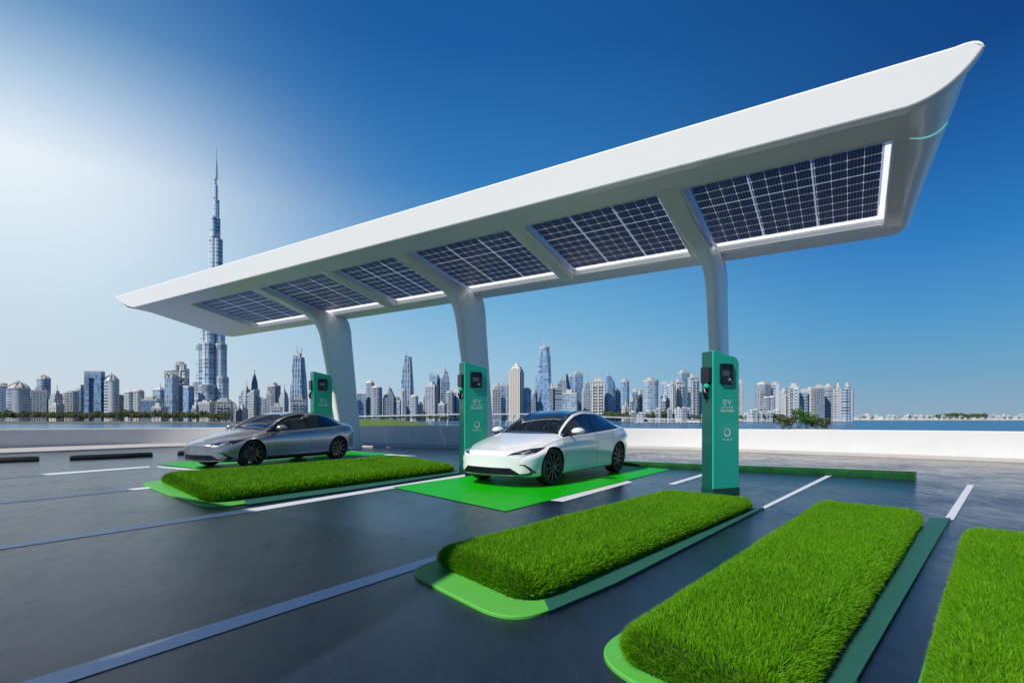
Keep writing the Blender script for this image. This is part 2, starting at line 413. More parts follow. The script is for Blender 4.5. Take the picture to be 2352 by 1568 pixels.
def grass_bed(foot, h, rad, plate_off, dens, bl, bw, label, seed, plate=None):
    rng = np.random.default_rng(seed)
    c = sum((Vector(p) for p in foot), Vector((0,0)))/4
    root = empty('grass_bed', (c.x, c.y, 0))
    fp = resample(ccw(round_poly([Vector(p)-c for p in foot], rad)), .12)
    pl = ccw(round_poly([Vector(p)-c for p in (plate or foot)], [r+.12 for r in rad] if plate else rad, 10))
    if not plate: pl = inset(pl, -plate_off)
    mb = MB()
    mb.loft([[(p.x,p.y,0) for p in pl],[(p.x,p.y,.016) for p in pl],[(p.x,p.y,.022) for p in inset(pl,.008)]], cap0=False)
    mb.build('kerb_plate', M['plate'], root, smooth=30)
    # body
    rings = []
    for z, off in ((.02,.03),(h*.35,.015),(h*.62,.03),(h*.80,.07),(h*.90,.15)):
        q = inset(fp, off); rings.append([(p.x,p.y,z) for p in q])
    mb = MB(); mb.loft(rings, cap0=False); mb.build('turf_body', M['soil'], root, smooth=60)
    # blades
    P = np.array([(p.x,p.y) for p in fp]); x0, y0 = P.min(0); x1, y1 = P.max(0)
    nb = int((x1-x0)*(y1-y0)*dens); px = rng.uniform(x0,x1,nb); py = rng.uniform(y0,y1,nb)
    core = [(p.x,p.y) for p in inset(fp, .13)]; k = in_poly(px, py, core); px, py = px[k], py[k]
    top = np.stack([px,py,np.full(len(px), h*.89)],1); nt_ = np.tile([0,0,1.0],(len(px),1))
    # sides and shoulders
    Q = np.roll(P,-1,0); seg = Q-P; L = np.linalg.norm(seg,axis=1); cum = L/L.sum()
    ns = int(L.sum()*(h+.15)*dens*.9); idx = rng.choice(len(P), ns, p=cum); t = rng.uniform(0,1,ns)[:,None]
    base = P[idx]+seg[idx]*t; tn = seg[idx]/L[idx][:,None]; nin = np.stack([-tn[:,1],tn[:,0]],1)
    s = rng.uniform(0,1,ns)
    zz = np.interp(s,[0,.55,.8,1],[.03,h*.62,h*.80,h*.9]); off = np.interp(s,[0,.3,.55,.8,1],[.03,.015,.03,.07,.15]); up = np.interp(s,[0,.5,.8,1],[.9,1.1,1.5,3.5])
    sd_ = np.stack([base[:,0]+nin[:,0]*off, base[:,1]+nin[:,1]*off, zz],1); nn = np.stack([-nin[:,0],-nin[:,1],up],1); nn /= np.linalg.norm(nn,axis=1)[:,None]
    pos = np.concatenate([top, sd_]); nr = np.concatenate([nt_, nn]); n = len(pos)
    wx = pos[:,0]+c.x; wy = pos[:,1]+c.y
    cl = pseudo(wx, wy, 2.3, seed)*.6+pseudo(wx, wy, 7.0, seed+3)*.4
    length = bl*(1+.22*cl)*rng.uniform(.7,1.25,n); width = bw*rng.uniform(.6,1.2,n)
    tint = np.clip(.5+.14*cl+rng.normal(0,.17,n),0,1)
    g = blades('grass', pos, nr, length, width, tint, M['grass'], root, rng); g['kind'] = 'stuff'
    setp(root, label, 'grass bed', 'raised grass beds between the bays')
    return root
def shade_strip(root, px_in, px_out, z=.026):
    """shade of the grass painted in teal along the right edge of a bed (outer and inner edges as photograph points)"""
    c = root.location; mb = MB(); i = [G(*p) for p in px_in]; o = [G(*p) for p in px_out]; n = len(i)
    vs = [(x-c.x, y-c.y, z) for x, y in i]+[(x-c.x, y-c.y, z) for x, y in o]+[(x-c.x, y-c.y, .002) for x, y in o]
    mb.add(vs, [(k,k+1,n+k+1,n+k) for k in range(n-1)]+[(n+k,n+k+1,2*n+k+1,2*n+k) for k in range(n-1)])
    mb.build('shade_strip', M['strip'], root)
r_ = grass_bed([(-.70,4.50),(.10,3.48),(3.36,7.20),(2.35,8.0)], .18, [.22,.28,.12,.3], .11, 13500, .055, .0058,
   'central grass bed, its far end at the foot of the nearest green charger', 1,
   plate=[(-.92,4.34),(.02,3.17),(3.44,7.22),(2.3,8.2)])
shade_strip(r_, [(1250,1385),(1411,1315),(1725,1170)], [(1262,1411),(1411,1347),(1755,1168)])
r_ = grass_bed([(.52,2.72),(1.08,2.05),(4.90,6.18),(4.15,7.0)], .19, [.2,.2,.12,.2], .10, 15500, .052, .005,
   'long narrow grass bed second from the right, running up from the bottom edge', 2,
   plate=[(.40,2.80),(1.04,1.80),(4.95,6.2),(4.2,7.1)])
shade_strip(r_, [(1690,1850),(1885,1568),(2127,1208),(2134,1193)], [(1805,1850),(1969,1568),(2176,1204),(2183,1193)])
grass_bed([(1.36,1.80),(2.6,.55),(6.0,4.2),(4.62,5.28)], .19, [.2,.25,.15,.12], .04, 15500, .052, .005,
   'grass bed at the bottom right corner, cut by the right edge of the photo', 3)
r_ = grass_bed([(-6.95,10.2),(-4.45,7.58),(-1.32,12.1),(-3.3,14.9)], .19, [.45,.35,.2,.4], .22, 4200, .07, .011,
   'wide grass bed on the left, between the grey car and the white car', 4,
   plate=[(-7.35,10.15),(-4.25,7.22),(-1.15,12.0),(-3.3,15.0)])
shade_strip(r_, [(560,1150),(800,1112),(1056,1074)], [(566,1162),(800,1128),(1056,1088)])
# ------------------------------------------------------------------ canopy
cano = empty('solar_canopy', (0,0,0))
def CP(u, n, z): return (6.667-.84*u+.546*n, 7.345+.543*u+.838*n, z)
cbase = Vector(CP(12.57, 4.4, 0)); cano.location = cbase
def CL(u, n, z): return tuple(Vector(CP(u,n,z))-cbase)
US = [.95,4.70,8.48,12.38,15.65,19.66,24.3]       # bay boundaries
NF, NB_, NE = .92, 3.8, 4.4
ULEN = 28.9
zs = pchip([0,.1,.98,2.2,3.5,4.4], [6.0,5.99,5.93,5.62,5.31,5.22])
def zsl(n):   # piecewise plane of the openings
    if n <= NF: return 5.99-(n-.1)/(NF-.1)*.06
    if n <= NB_: return 5.93-(n-NF)/(NB_-NF)*.58
    return 5.35-(n-NB_)/(NE-NB_)*.045
def ztop(n): return 6.61-n/4.6*.98
rc = .30
def uR(n):
    e = n-(NE-rc); return .80-.18*n/NE+(rc-math.sqrt(max(rc*rc-e*e,0)) if e > 0 else 0)
def uLf(n):
    e = n-(NE-rc); return 27.5-(rc-math.sqrt(max(rc*rc-e*e,0)) if e > 0 else 0)
rib_w = [(.0,.0),(.26,.24),(.20,.20),(.24,.24),(.18,.18),(.24,.24),(0,0)]
opens = []
for i in range(6):
    ua = US[i]+(rib_w[i][1]); ub = US[i+1]-(rib_w[i+1][0]); opens.append((ua, ub))
cols = sorted({round(x,4) for o in opens for x in o})
rows = [.1,.5,NF,1.5,2.0,2.6,3.1,NB_,3.95,4.1,4.2,4.29,4.34,4.38,4.397,4.4]
def is_open(u0, u1, n0, n1):
    return n0 >= NF-1e-3 and n1 <= NB_+1e-3 and any(abs(u0-a) < 1e-3 and abs(u1-b) < 1e-3 for a, b in opens)
# soffit
mb = MB(); grid = []
for n in rows:
    us = [uR(n), min(max(uR(n)+.005,.88),.945)]+cols+[25.2, 26.6, uLf(n)]
    grid.append([CL(u,n,zsl(n)) for u in us])
    ucol = us
nc = len(grid[0]); vs = [p for r in grid for p in r]; fs = []
for j in range(len(rows)-1):
    us = [uR(rows[j]), .88]+cols+[25.2,26.6,0]
    for i in range(nc-1):
        if is_open(us[i], us[i+1], rows[j], rows[j+1]): continue
        fs.append((j*nc+i, j*nc+i+1, (j+1)*nc+i+1, (j+1)*nc+i))
mb.add(vs, fs); mb.build('soffit', M['white'], cano, smooth=50)
# outer side: right end, back, left end
bot = [(uR(n), n) for n in rows]+[(u, NE) for u in cols+[25.2,26.6]]+[(uLf(n), n) for n in rows[::-1]]
# guard: order of back columns must start beyond the corner
bot = [b for b in bot if not (b[1] == NE and b[0] < uR(NE)+1e-6 and b[0] != uR(NE))]
rings = []
K = 8
for k in range(K+1):
    t = k/K; ring = []
    for (u, n) in bot:
        nt_ = n*4.6/NE if n > .1 else 0.0
        if u < 2.2: cr = .25; e = nt_-(4.6-cr); ut = .03+.42*nt_/4.6+(cr-math.sqrt(max(cr*cr-e*e,0)) if e > 0 else 0); ut = ut+(u-uR(n))
        elif u > 26.8: e = nt_-4.35; ut = 28.62-((.25-math.sqrt(max(.0625-e*e,0))) if e > 0 else 0)
        else: ut = u
        zb_ = zsl(n); zt_ = ztop(nt_)-.0
        # quadratic: bottom -> control (outwards, low) -> top
        cu = ut+(u-ut)*.37; cn = n+(nt_-n)*.9; cz = zb_+.045
        a = (1-t)**2; b = 2*t*(1-t); c_ = t*t
        ring.append(CL(a*u+b*cu+c_*ut, a*n+b*cn+c_*nt_, a*zb_+b*cz+c_*zt_))
    rings.append(ring)
mb = MB(); mb.loft(rings, closed=False, cap0=False, cap1=False); mb.build('side_shell', M['white'], cano, smooth=60)
# top deck with wells over the panels
rowsT = [0,NF,NB_,4.6]; usT = [0]+cols+[ULEN]
vs = [CL(max(u, .03+.42*n/4.6),n,ztop(n)) for n in rowsT for u in usT]; fs = []
for j in range(3):
    for i in range(len(usT)-1):
        if is_open(usT[i], usT[i+1], rowsT[j], rowsT[j+1]): continue
        a = j*len(usT)+i; fs.append((a,a+1,a+1+len(usT),a+len(usT)))
mb = MB(); mb.add(vs, fs); mb.build('roof_deck', M['white'], cano)
# fascia
def bez(a, b, c, n=10): return [((1-t)**2*a[0]+2*t*(1-t)*b[0]+t*t*c[0], (1-t)**2*a[1]+2*t*(1-t)*b[1]+t*t*c[1]) for t in [k/n for k in range(n+1)]]
ol = bez((.30,6.63),(0.0,6.68),(-.03,6.52),5)+bez((-.03,6.52),(.30,6.02),(.86,5.975),14)
ol += [(x,5.975) for x in np.linspace(3,26.5,12)]+bez((27.2,5.975),(27.75,5.99),(28.6,6.42),10)+bez((28.62,6.43),(28.98,6.6),(28.7,6.63),5)
ol += [(x,6.63) for x in np.linspace(26,3,12)]
def nfa(z, e): return .115-(z-5.975)/.65*.13+e
fr = []
for ins, e in ((.03,-.0),(.012,-.022),(0,-.035)): pass
P2 = ccw([Vector(p) for p in ol])
def fring(ins, e): return [CL(q.x, nfa(q.y, e), q.y) for q in inset(P2, ins)]
mb = MB(); mb.loft([fring(.0,.12), fring(0,-.03), fring(.008,-.05), fring(.03,-.062)], cap0=True, cap1=True)
mb.build('fascia', M['white'], cano)
# frames + panels
def panel_mat():
    m = bpy.data.materials.new('solar_cells'); m.use_nodes = True; t = m.node_tree; b = t.nodes['Principled BSDF']; nd = t.nodes.new; lk = t.links.new
    uv = nd('ShaderNodeUVMap'); uv.uv_map = 'uv'; sp = nd('ShaderNodeSeparateXYZ'); lk(uv.outputs[0], sp.inputs[0])
    def ma(op, a, b=None, c=None):
        n = nd('ShaderNodeMath'); n.operation = op
        for i, v in enumerate((a,b,c)):
            if v is None: continue
            if isinstance(v, (int,float)): n.inputs[i].default_value = v
            else: lk(v, n.inputs[i])
        return n.outputs[0]
    def edge(x): # distance to the nearest cell border, 0..0.5
        f = ma('FRACT', x); return ma('SUBTRACT', .5, ma('ABSOLUTE', ma('SUBTRACT', f, .5)))
    eu = edge(sp.outputs['X']); ev = edge(sp.outputs['Y'])
    l1 = ma('LESS_THAN', eu, .020); l2 = ma('LESS_THAN', ev, .026)
    dia = ma('LESS_THAN', ma('ADD', eu, ev), .125)
    bus = ma('LESS_THAN', edge(ma('MULTIPLY', sp.outputs['X'], 5.0)), .05)
    thick = ma('LESS_THAN', ma('ABSOLUTE', ma('SUBTRACT', sp.outputs['Y'], 4.0)), .055)
    white = ma('MAXIMUM', ma('MAXIMUM', l1, l2), ma('MAXIMUM', dia, thick))
    rim = ma('MAXIMUM', ma('LESS_THAN', sp.outputs['X'], 0.0), ma('MAXIMUM', ma('LESS_THAN', sp.outputs['Y'], 0.0), ma('GREATER_THAN', sp.outputs['Y'], 10.0)))
    white = ma('MAXIMUM', white, rim)
    fac = ma('MAXIMUM', white, ma('MULTIPLY', bus, .45))
    mx = nd('ShaderNodeMix'); mx.data_type = 'RGBA'; mx.inputs['A'].default_value = (.07,.12,.36,1); mx.inputs['B'].default_value = (.85,.88,.95,1)
    lk(fac, mx.inputs['Factor']); lk(mx.outputs['Result'], b.inputs['Base Color']); b.inputs['Roughness'].default_value = .22
    tr = nd('ShaderNodeBsdfTranslucent'); tr.inputs['Color'].default_value = (.85,.88,.95,1)
    ms = nd('ShaderNodeMixShader'); lk(ma('MULTIPLY', fac, .6), ms.inputs[0]); lk(b.outputs[0], ms.inputs[1]); lk(tr.outputs[0], ms.inputs[2])
    lk(ms.outputs[0], t.nodes['Material Output'].inputs['Surface'])
    return m
M['cells'] = panel_mat()
def frosted():
    m = bpy.data.materials.new('frosted_acrylic'); m.use_nodes = True; t = m.node_tree; b = t.nodes['Principled BSDF']; b.inputs['Base Color'].default_value = (.85,.87,.88,1); b.inputs['Roughness'].default_value = .3
    tr = t.nodes.new('ShaderNodeBsdfTranslucent'); tr.inputs['Color'].default_value = (.95,.96,.97,1); ms = t.nodes.new('ShaderNodeMixShader'); ms.inputs[0].default_value = .85
    t.links.new(b.outputs[0], ms.inputs[1]); t.links.new(tr.outputs[0], ms.inputs[2]); t.links.new(ms.outputs[0], t.nodes['Material Output'].inputs['Surface']); return m
M['frosted'] = frosted()
for bi, (ua, ub) in enumerate(opens):
    fr_o = []; D_ = .17
    def q(u, n, dz): return CL(u, n, zsl(n)+dz)
    iu0, iu1, in0, in1 = ua+.11, ub-.09, NF+.01, NB_-.13
    lip = .035
    # ring: soffit lip (3 mm below), up and in to the panel, then the well above
    def rect(a, b, c, d, dz): return [q(a,c,dz), q(b,c,dz), q(b,d,dz), q(a,d,dz)]
    iu0, iu1, in0, in1 = ua+.07, ub-.10, NF+.02, NB_-.17
    if bi == 0: iu0 = ua+.11
    rr = [rect(ua-.02,ub+.02,NF-.0,NB_+.03,-.006), rect(ua-.005,ub+.005,NF+.005,NB_,-.014), rect(ua+.02,ub-.02,NF+.01,NB_-.03,.03)]
    rr.append([CL(a,n,ztop(n)+.01) for a, n in ((ua+.02,NF+.01),(ub-.02,NF+.01),(ub-.02,NB_-.03),(ua+.02,NB_-.03))])
    mb = MB(); mb.loft(rr, cap0=False, cap1=False); mb.build('panel_frame', M['whiteframe'], cano, smooth=20)
    mb = MB(); mb.loft([rect(ua+.018,ub-.018,NF+.008,NB_-.022,D_+.002), rect(iu0-.004,iu1+.004,in0-.002,in1+.004,D_)], cap0=False, cap1=False)
    mb.build('diffuser_strip', M['frosted'], cano)
    npan = 3; W = (iu1-iu0)/npan
    for k in range(npan):
        a = iu0+W*k+.003; b = iu0+W*(k+1)-.003
        me = bpy.data.meshes.new('solar_panel')
        top = [q(a,in0,D_-.005),q(b,in0,D_-.005),q(b,in1,D_-.005),q(a,in1,D_-.005)]
        me.from_pydata(top, [], [(0,1,2,3)]); uvl = me.uv_layers.new(name='uv')
        cells = 4 if W > 1.0 else 3
        for li, c in enumerate(((-.09,-.06),(cells+.09,-.06),(cells+.09,10.06),(-.09,10.06))): uvl.data[li].uv = c
        me.materials.append(M['cells'])
        o = bpy.data.objects.new('solar_panel', me); COL.objects.link(o); o.parent = cano
        s_ = o.modifiers.new('thick','SOLIDIFY'); s_.thickness = .006; s_.offset = 0
# ribs without a column
for i in (2, 4):
    u = US[i]; hw = rib_w[i][0]; rings = []
    for n in np.linspace(NF-.25, NB_+.35, 16):
        s = min(1, (n-NF+.25)/.5, (NB_+.35-n)/.5); s = max(s, .02)
        rings.append([CL(u+hw*.97*x, n, zsl(n)-.002-.10*s*math.sqrt(max(0,1-x*x))**.8) for x in np.linspace(-1,1,11)])
    mb = MB(); mb.loft(rings, closed=False, cap0=False, cap1=False); mb.build('rib', M['white'], cano, smooth=70)
# columns: rib running back and curving down into a leg
F = [(.75,5.945),(1.3,5.80),(1.9,5.63),(2.4,5.42),(2.75,5.24),(2.97,4.95),(3.10,4.55),(3.20,4.1),(3.32,3.55),(3.46,2.9),(3.62,2.1),(3.80,1.2),(4.02,.0)]
B = [(.76,5.96),(1.35,5.93),(2.1,5.85),(3.0,5.62),(3.9,5.46),(4.32,5.33),(4.46,4.9),(4.52,4.35),(4.60,3.7),(4.68,3.0),(4.78,2.1),(4.90,1.2),(5.06,.0)]
WU = [.25,.24,.23,.22,.21,.20,.185,.175,.17,.17,.17,.17,.18]
fF = crom([(a,b,c) for (a,b),c in zip(F,WU)], 5); fB = crom([(a,b,0) for a,b in B], 5)
for ci in (1, 3, 5):
    u = US[ci]; rings = []
    sc = {1:(.95), 3:1.05, 5:1.1}[ci]
    for qi, (a, b) in enumerate(zip(fF, fB)):
        s_ = min(max((qi/len(fF)-.10)/.42,0),1); u = US[ci]-{1:.36,3:.36,5:.85}[ci]*s_*s_*(3-2*s_)
        hw = a.z*sc; ring = []
        for ang in np.linspace(0, 2*math.pi, 29)[:-1]:
            cx = abs(math.cos(ang))**.45*math.copysign(1, math.cos(ang)); sx = abs(math.sin(ang))**.45*math.copysign(1, math.sin(ang))
            t = (cx+1)/2      # 0 front .. 1 back
            ring.append(CL(u+hw*sx, a.x*(1-t)+b.x*t, a.y*(1-t)+b.y*t))
        rings.append(ring)
    mb = MB(); mb.loft(rings); mb.build('column', M['white'], cano, smooth=60)
# cyan light line on the right end
pts = []
for k in range(17):
    q_ = k/16; t = .03+.90*q_; n = 1.0+.55*q_-.15*q_*q_; nt_ = n*4.6/NE; u = uR(n); ut = .03+.42*nt_/4.6
    cu = ut+(u-ut)*.37; cn = n+(nt_-n)*.9; a_, b_, c_ = (1-t)**2, 2*t*(1-t), t*t
    pts.append(CL(a_*u+b_*cu+c_*ut-.008*t, a_*n+b_*cn+c_*nt_, a_*zsl(n)+b_*(zsl(n)+.045)+c_*ztop(nt_)-.008*(1-t)))
mb = MB(); mb.tube(pts, [.003+.009*math.sin(math.pi*min(1,k/16*.9+.05)) for k in range(17)], 6); mb.build('light_strip', M['cyan'], cano)
setp(cano, 'long white solar carport canopy on three curved columns, panels set in its underside', 'carport')

def copy_tree(o, parent=None):
    c = o.copy(); COL.objects.link(c); c.parent = parent
    for ch in list(o.children): copy_tree(ch, c)
    return c
twin = copy_tree(cano)  # added out-of-view copy of the canopy, casts shade on the left asphalt
off = Vector((-4.12, 1.12, 0))-Vector(CP(0, 4.6, 0))
twin.location = cano.location+off
setp(twin, 'added copy of the white solar carport canopy, unseen left of the view, to shade the left asphalt', 'carport')
# ------------------------------------------------------------------ chargers
def stroke(mb, pts, wdt, y, z0=0, x0=0, s=1.0, th=.002):
    """flat ribbon stroke on the front face (x right, z up), pts in 2D"""
    P = [Vector(p) for p in pts]; L = []; Rr = []
    for i, p in enumerate(P):
        d = (P[min(i+1,len(P)-1)]-P[max(i-1,0)]).normalized(); n = Vector((-d.y, d.x))*wdt/2
        L.append(p+n); Rr.append(p-n)
    poly = L+Rr[::-1]; m = len(P)
    vs = [(x0+q.x*s, y, z0+q.y*s) for q in poly]; fs = [(i, i+1, 2*m-2-i, 2*m-1-i) for i in range(m-1)]
    mb.add(vs, fs)
def arc(cx, cy, r, a0, a1, n=18, ry=None): return [(cx+r*math.cos(R(a0+(a1-a0)*k/n)), cy+(ry or r)*math.sin(R(a0+(a1-a0)*k/n))) for k in range(n+1)]
def text_obj(body, size, loc, m, parent, width=None):
    cu = bpy.data.curves.new('lettering', 'FONT'); cu.body = body; cu.size = size; cu.align_x = 'CENTER'; cu.offset = .0012
    o = bpy.data.objects.new('tmp', cu); COL.objects.link(o); bpy.context.view_layer.update()
    me = bpy.data.meshes.new_from_object(o.evaluated_get(bpy.context.evaluated_depsgraph_get())); COL.objects.unlink(o); bpy.data.objects.remove(o)
    xs = [v.co.x for v in me.vertices]
    if width and xs:
        k = width/(max(xs)-min(xs))
        for v in me.vertices: v.co.x *= k
    t = bpy.data.objects.new('lettering', me); COL.objects.link(t); me.materials.clear(); me.materials.append(m)
    t.parent = parent; t.location = loc; t.rotation_euler = (R(90),0,0); return t
def make_charger():
    root = empty('ev_charger'); W, Dp, H = .56, .27, 2.40
    prof = [(0,.10),(W,.10)]+arc(W-.13, H-.215, .13, 0, 76, 10)+[(0,H)]
    mb = MB(); n = len(prof)
    fr = [(x,0,z) for x,z in prof]; bk = [(x,Dp,z) for x,z in prof]
    mb.loft([fr, bk]); mb.build('cabinet', M['teal'], root, bevel=.012)
    mb = MB(); mb.box(-.004, -.001, .022, Dp-.012, .105, H-.012); mb.build('shaded_side', M['tealshade'], root)  # thin sheet over the left side, painted dark as its shade
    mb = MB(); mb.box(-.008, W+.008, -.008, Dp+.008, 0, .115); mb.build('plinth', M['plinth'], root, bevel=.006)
    # screen hood
    def rr(cx, cz, hw, hh, r, y): 
        o = []
        for sx, sz, a in ((1,1,0),(-1,1,90),(-1,-1,180),(1,-1,270)): o += [(p[0], y, p[1]) for p in arc(cx+sx*(hw-r), cz+sz*(hh-r), r, a, a+90, 5)]
        return o
    cx, cz = .275, 2.015
    mb = MB(); mb.loft([rr(cx,cz,.14,.172,.035,.001), rr(cx,cz,.14,.172,.035,-.022), rr(cx,cz,.132,.164,.03,-.028), rr(cx,cz,.118,.148,.028,-.026), rr(cx,cz,.112,.142,.025,-.006)], cap0=False)
    hood = mb.build('screen_housing', M['black'], root, smooth=40)
    mb = MB(); mb.add([(cx-.085,-.009,cz-.03),(cx+.075,-.009,cz-.03),(cx+.06,-.009,cz+.055),(cx-.085,-.009,cz+.055)], [(0,1,2,3)]); mb.build('display', M['screen'], hood)
    mb = MB()
    for k in range(5):
        a = R(72*k+18); mb.lathe([(.006,-.0125),(.006,-.0085)], 8, 'Y', M=Matrix.Translation((cx+.07+.017*math.cos(a),0,cz-.09+.017*math.sin(a))))
    mb.build('key_dots', M['print'], hood)
    # lettering: ev, arabic line, GREEN CHARGER, ring, two lines
    mb = MB(); y = -.0014; x0, z0 = .300, 1.55; s = .125
    stroke(mb, arc(-.42,.0,.30,28,335,22)[0:], .085, y, z0, x0, s)
    stroke(mb, [(-.42-.20,-.10),(-.02,.22)], .075, y-.0003, z0, x0, s)
    stroke(mb, [(.12,.28),(.40,-.30),(.42,-.30),(.72,.34)], .105, y-.0002, z0, x0, s)
    mb.build('logo_letters', M['print'], root)
    mb = MB(); z0 = 1.452; s = .10
    # the cursive line under the logo, drawn as joined strokes with their dots
    for pts in ([(1.2,.42),(1.2,0)], [(1.05,.42),(1.02,0),(.9,-.02),(.5,-.02)], [(.9,0),(.9,.12)],[(.8,0),(.8,.12)],[(.7,0),(.7,.12)], [(.5,.42),(.5,0)],
                [(.4,.05),(.3,.14),(.22,.05),(.3,0),(.12,0),(.1,.1)], [(.0,.1),(.0,-.12),(-.12,-.1)],
                [(-.32,.42),(-.32,0)], [(-.48,.42),(-.5,0),(-.62,.38)], [(-.75,.1),(-.65,.15),(-.72,0),(-.95,0)], [(-.95,0),(-.9,.14),(-1.02,.12),(-1.02,0),(-1.15,.02)], [(-1.2,.1),(-1.25,-.12),(-1.36,-.1)]):
        stroke(mb, pts, .07, y, z0, x0, s)
    for p in ((.8,.24),(.75,.24),(.78,.3),(.1,.2),(-.7,.28),(-.98,.26)): stroke(mb, [(p[0]-.03,p[1]),(p[0]+.03,p[1])], .05, y, z0, x0, s)
    mb.build('script_line', M['print'], root)
    text_obj('GREEN CHARGER', .056, (x0, y, 1.383), M['print'], root, .30)
    mb = MB(); c0 = .585; z0 = 1.04
    ro, ri = .070, .054; pts = []
    vo = [(x0+ro*math.cos(a), y, z0+ro*math.sin(a)) for a in np.linspace(0,2*math.pi,33)[:-1]]
    vi = [(x0-.004+ri*math.cos(a), y, z0+.006+ri*math.sin(a)) for a in np.linspace(0,2*math.pi,33)[:-1]]
    mb.add(vo+vi, [(i,(i+1)%32,32+(i+1)%32,32+i) for i in range(32)]); mb.build('ring_emblem', M['print'], root)
    mb = MB()
    for zz, hw, th in ((.930,.118,.006),(.912,.108,.008)):
        for k in range(14):
            a = x0-hw+2*hw*k/14; mb.add([(a,y,zz),(a+2*hw/14*.8,y,zz),(a+2*hw/14*.8,y,zz+th),(a,y,zz+th)], [(0,1,2,3)])
    mb.build('small_print', M['print'], root)
    # connector dock on the left side, plug and cradle
    mb = MB(); mb.loft([[(x,yy,z) for yy,z in ((.05,1.86),(.21,1.86),(.23,1.88),(.23,2.11),(.21,2.13),(.05,2.13),(.03,2.11),(.03,1.88))] for x in (-.001,-.05,-.06)]); 
    mb.build('cable_dock', M['black'], root, bevel=.006)
    mb = MB(); mb.lathe([(.055,0),(.055,-.035),(.04,-.055),(.002,-.058)], 16, 'X', M=Matrix.Translation((-.002,.125,1.81))); mb.build('cradle', M['teal'], root, smooth=40)
    mb = MB(); mb.tube([(-.03,.13,1.80),(-.055,.125,1.75),(-.065,.12,1.69),(-.055,.12,1.63),(-.03,.125,1.60)], [.03,.038,.042,.036,.02], 12); mb.build('charging_plug', M['black'], root, smooth=60)
    return root
def copy_tree(o, parent=None):
    c = o.copy(); COL.objects.link(c); c.parent = parent
    for ch in list(o.children): copy_tree(ch, c)
    return c
chg = make_charger()
spots = [(3.32, 8.54, 22, 1.0, 'nearest and largest green charging post, standing at the far end of the central grass bed'),
         (-1.10, 12.0, 31, 1.075, 'green charging post standing just behind the nose of the white car'),
         (-7.20, 18.75, 38, 1.23, 'green charging post farthest away, half hidden behind the tail of the grey car')]
for k, (x, y, rz, s, lb) in enumerate(spots):
    o = chg if k == 0 else copy_tree(chg)
    o.location = (x, y, 0); o.rotation_euler = (0,0,R(rz)); o.scale = (s,s,s)
    setp(o, lb, 'charging station', 'green chargers by the columns')

# ------------------------------------------------------------------ cars
XS   = [2.44, 2.42, 2.36, 2.22, 1.95, 1.5, 1.15, 1.0, .7, .4, .1, -.3, -.8, -1.2, -1.6, -1.9, -2.15, -2.32, -2.40, -2.44]
T = dict(
 zt=[.585,.62,.66,.70,.775,.872,.94,.97,1.135,1.275,1.375,1.432,1.43,1.385,1.29,1.20,1.12,1.08,1.03,.93],
 zr=[.57,.603,.645,.685,.752,.845,.910,.935,1.09,1.235,1.335,1.385,1.375,1.32,1.225,1.145,1.085,1.05,1.0,.90],
 wr=[.45,.48,.51,.55,.60,.66,.715,.725,.675,.63,.60,.58,.575,.565,.555,.55,.565,.60,.60,.52],
 zb=[.54,.58,.625,.665,.735,.818,.868,.885,.905,.918,.93,.95,.975,.998,1.02,1.03,1.015,.985,.94,.84],
 wb=[.62,.66,.71,.76,.80,.825,.845,.85,.852,.855,.855,.855,.855,.852,.845,.82,.79,.76,.72,.62],
 w=[.71,.76,.83,.888,.935,.955,.945,.94,.935,.935,.935,.935,.94,.948,.958,.945,.91,.87,.83,.72],
 zw=[.42,.44,.47,.52,.58,.62,.62,.62,.62,.62,.62,.62,.63,.65,.68,.70,.72,.74,.74,.72],
 z0=[.235,.215,.198,.186,.18,.175,.17,.17,.17,.17,.17,.17,.17,.17,.18,.20,.23,.27,.31,.40])
XS = [x if abs(x) < 1.6 else math.copysign(1.6+(abs(x)-1.6)*.90, x) for x in XS]
XF, XR = XS[0], XS[-1]
TF = {k: pchip(XS[::-1], v[::-1]) for k, v in T.items()}
def sm(t): t = min(max(t,0),1); return t*t*(3-2*t)
def ctrl(x):
    f = {k: g(x) for k, g in TF.items()}; w_, z0, zw, zb, wb, wr, zr, zt = (f[k] for k in ('w','z0','zw','zb','wb','wr','zr','zt'))
    door = sm((1.25-abs(x))/.5)
    return [(0,z0),(.78*w_,z0),(.94*w_,z0+.035),(w_*(.975-.012*door),z0+(zw-z0)*.35-.0*door),(w_*(1-.004*door),zw),(w_*.985,zw+(zb-zw)*.5),(wb+(w_-wb)*.28,zb-.035),(wb,zb),
            (wr+(wb-wr)*.05 if zr-zb > .08 else wr+(wb-wr)*.25,zr-.004),(wr*.62,zr+(zt-zr)*.72),(0,zt)]
def section(x, t):
    P = ctrl(x); n = len(P)-1; t = min(max(t,0),n); i = min(int(t), n-1); u = t-i
    def g(k):
        if k < 0: return Vector((-P[1][0], P[1][1]))
        if k > n: return Vector((-P[n-1][0], P[n-1][1]))
        return Vector(P[k])
    a,b,c,d = g(i-1),g(i),g(i+1),g(i+2)
    return .5*((2*b)+(c-a)*u+(2*a-5*b+4*c-d)*u*u+(3*b-a-3*c+d)*u**3)
def surf(x, t):
    y, z = section(x, t)
    k = (abs(y)/.95)**2.4
    xx = x-.36*sm((x-1.0)/1.4)*k+.24*sm((-x-1.3)/1.1)*k
    # hood line: nose leans back above the bumper
    return Vector((xx, y, z))
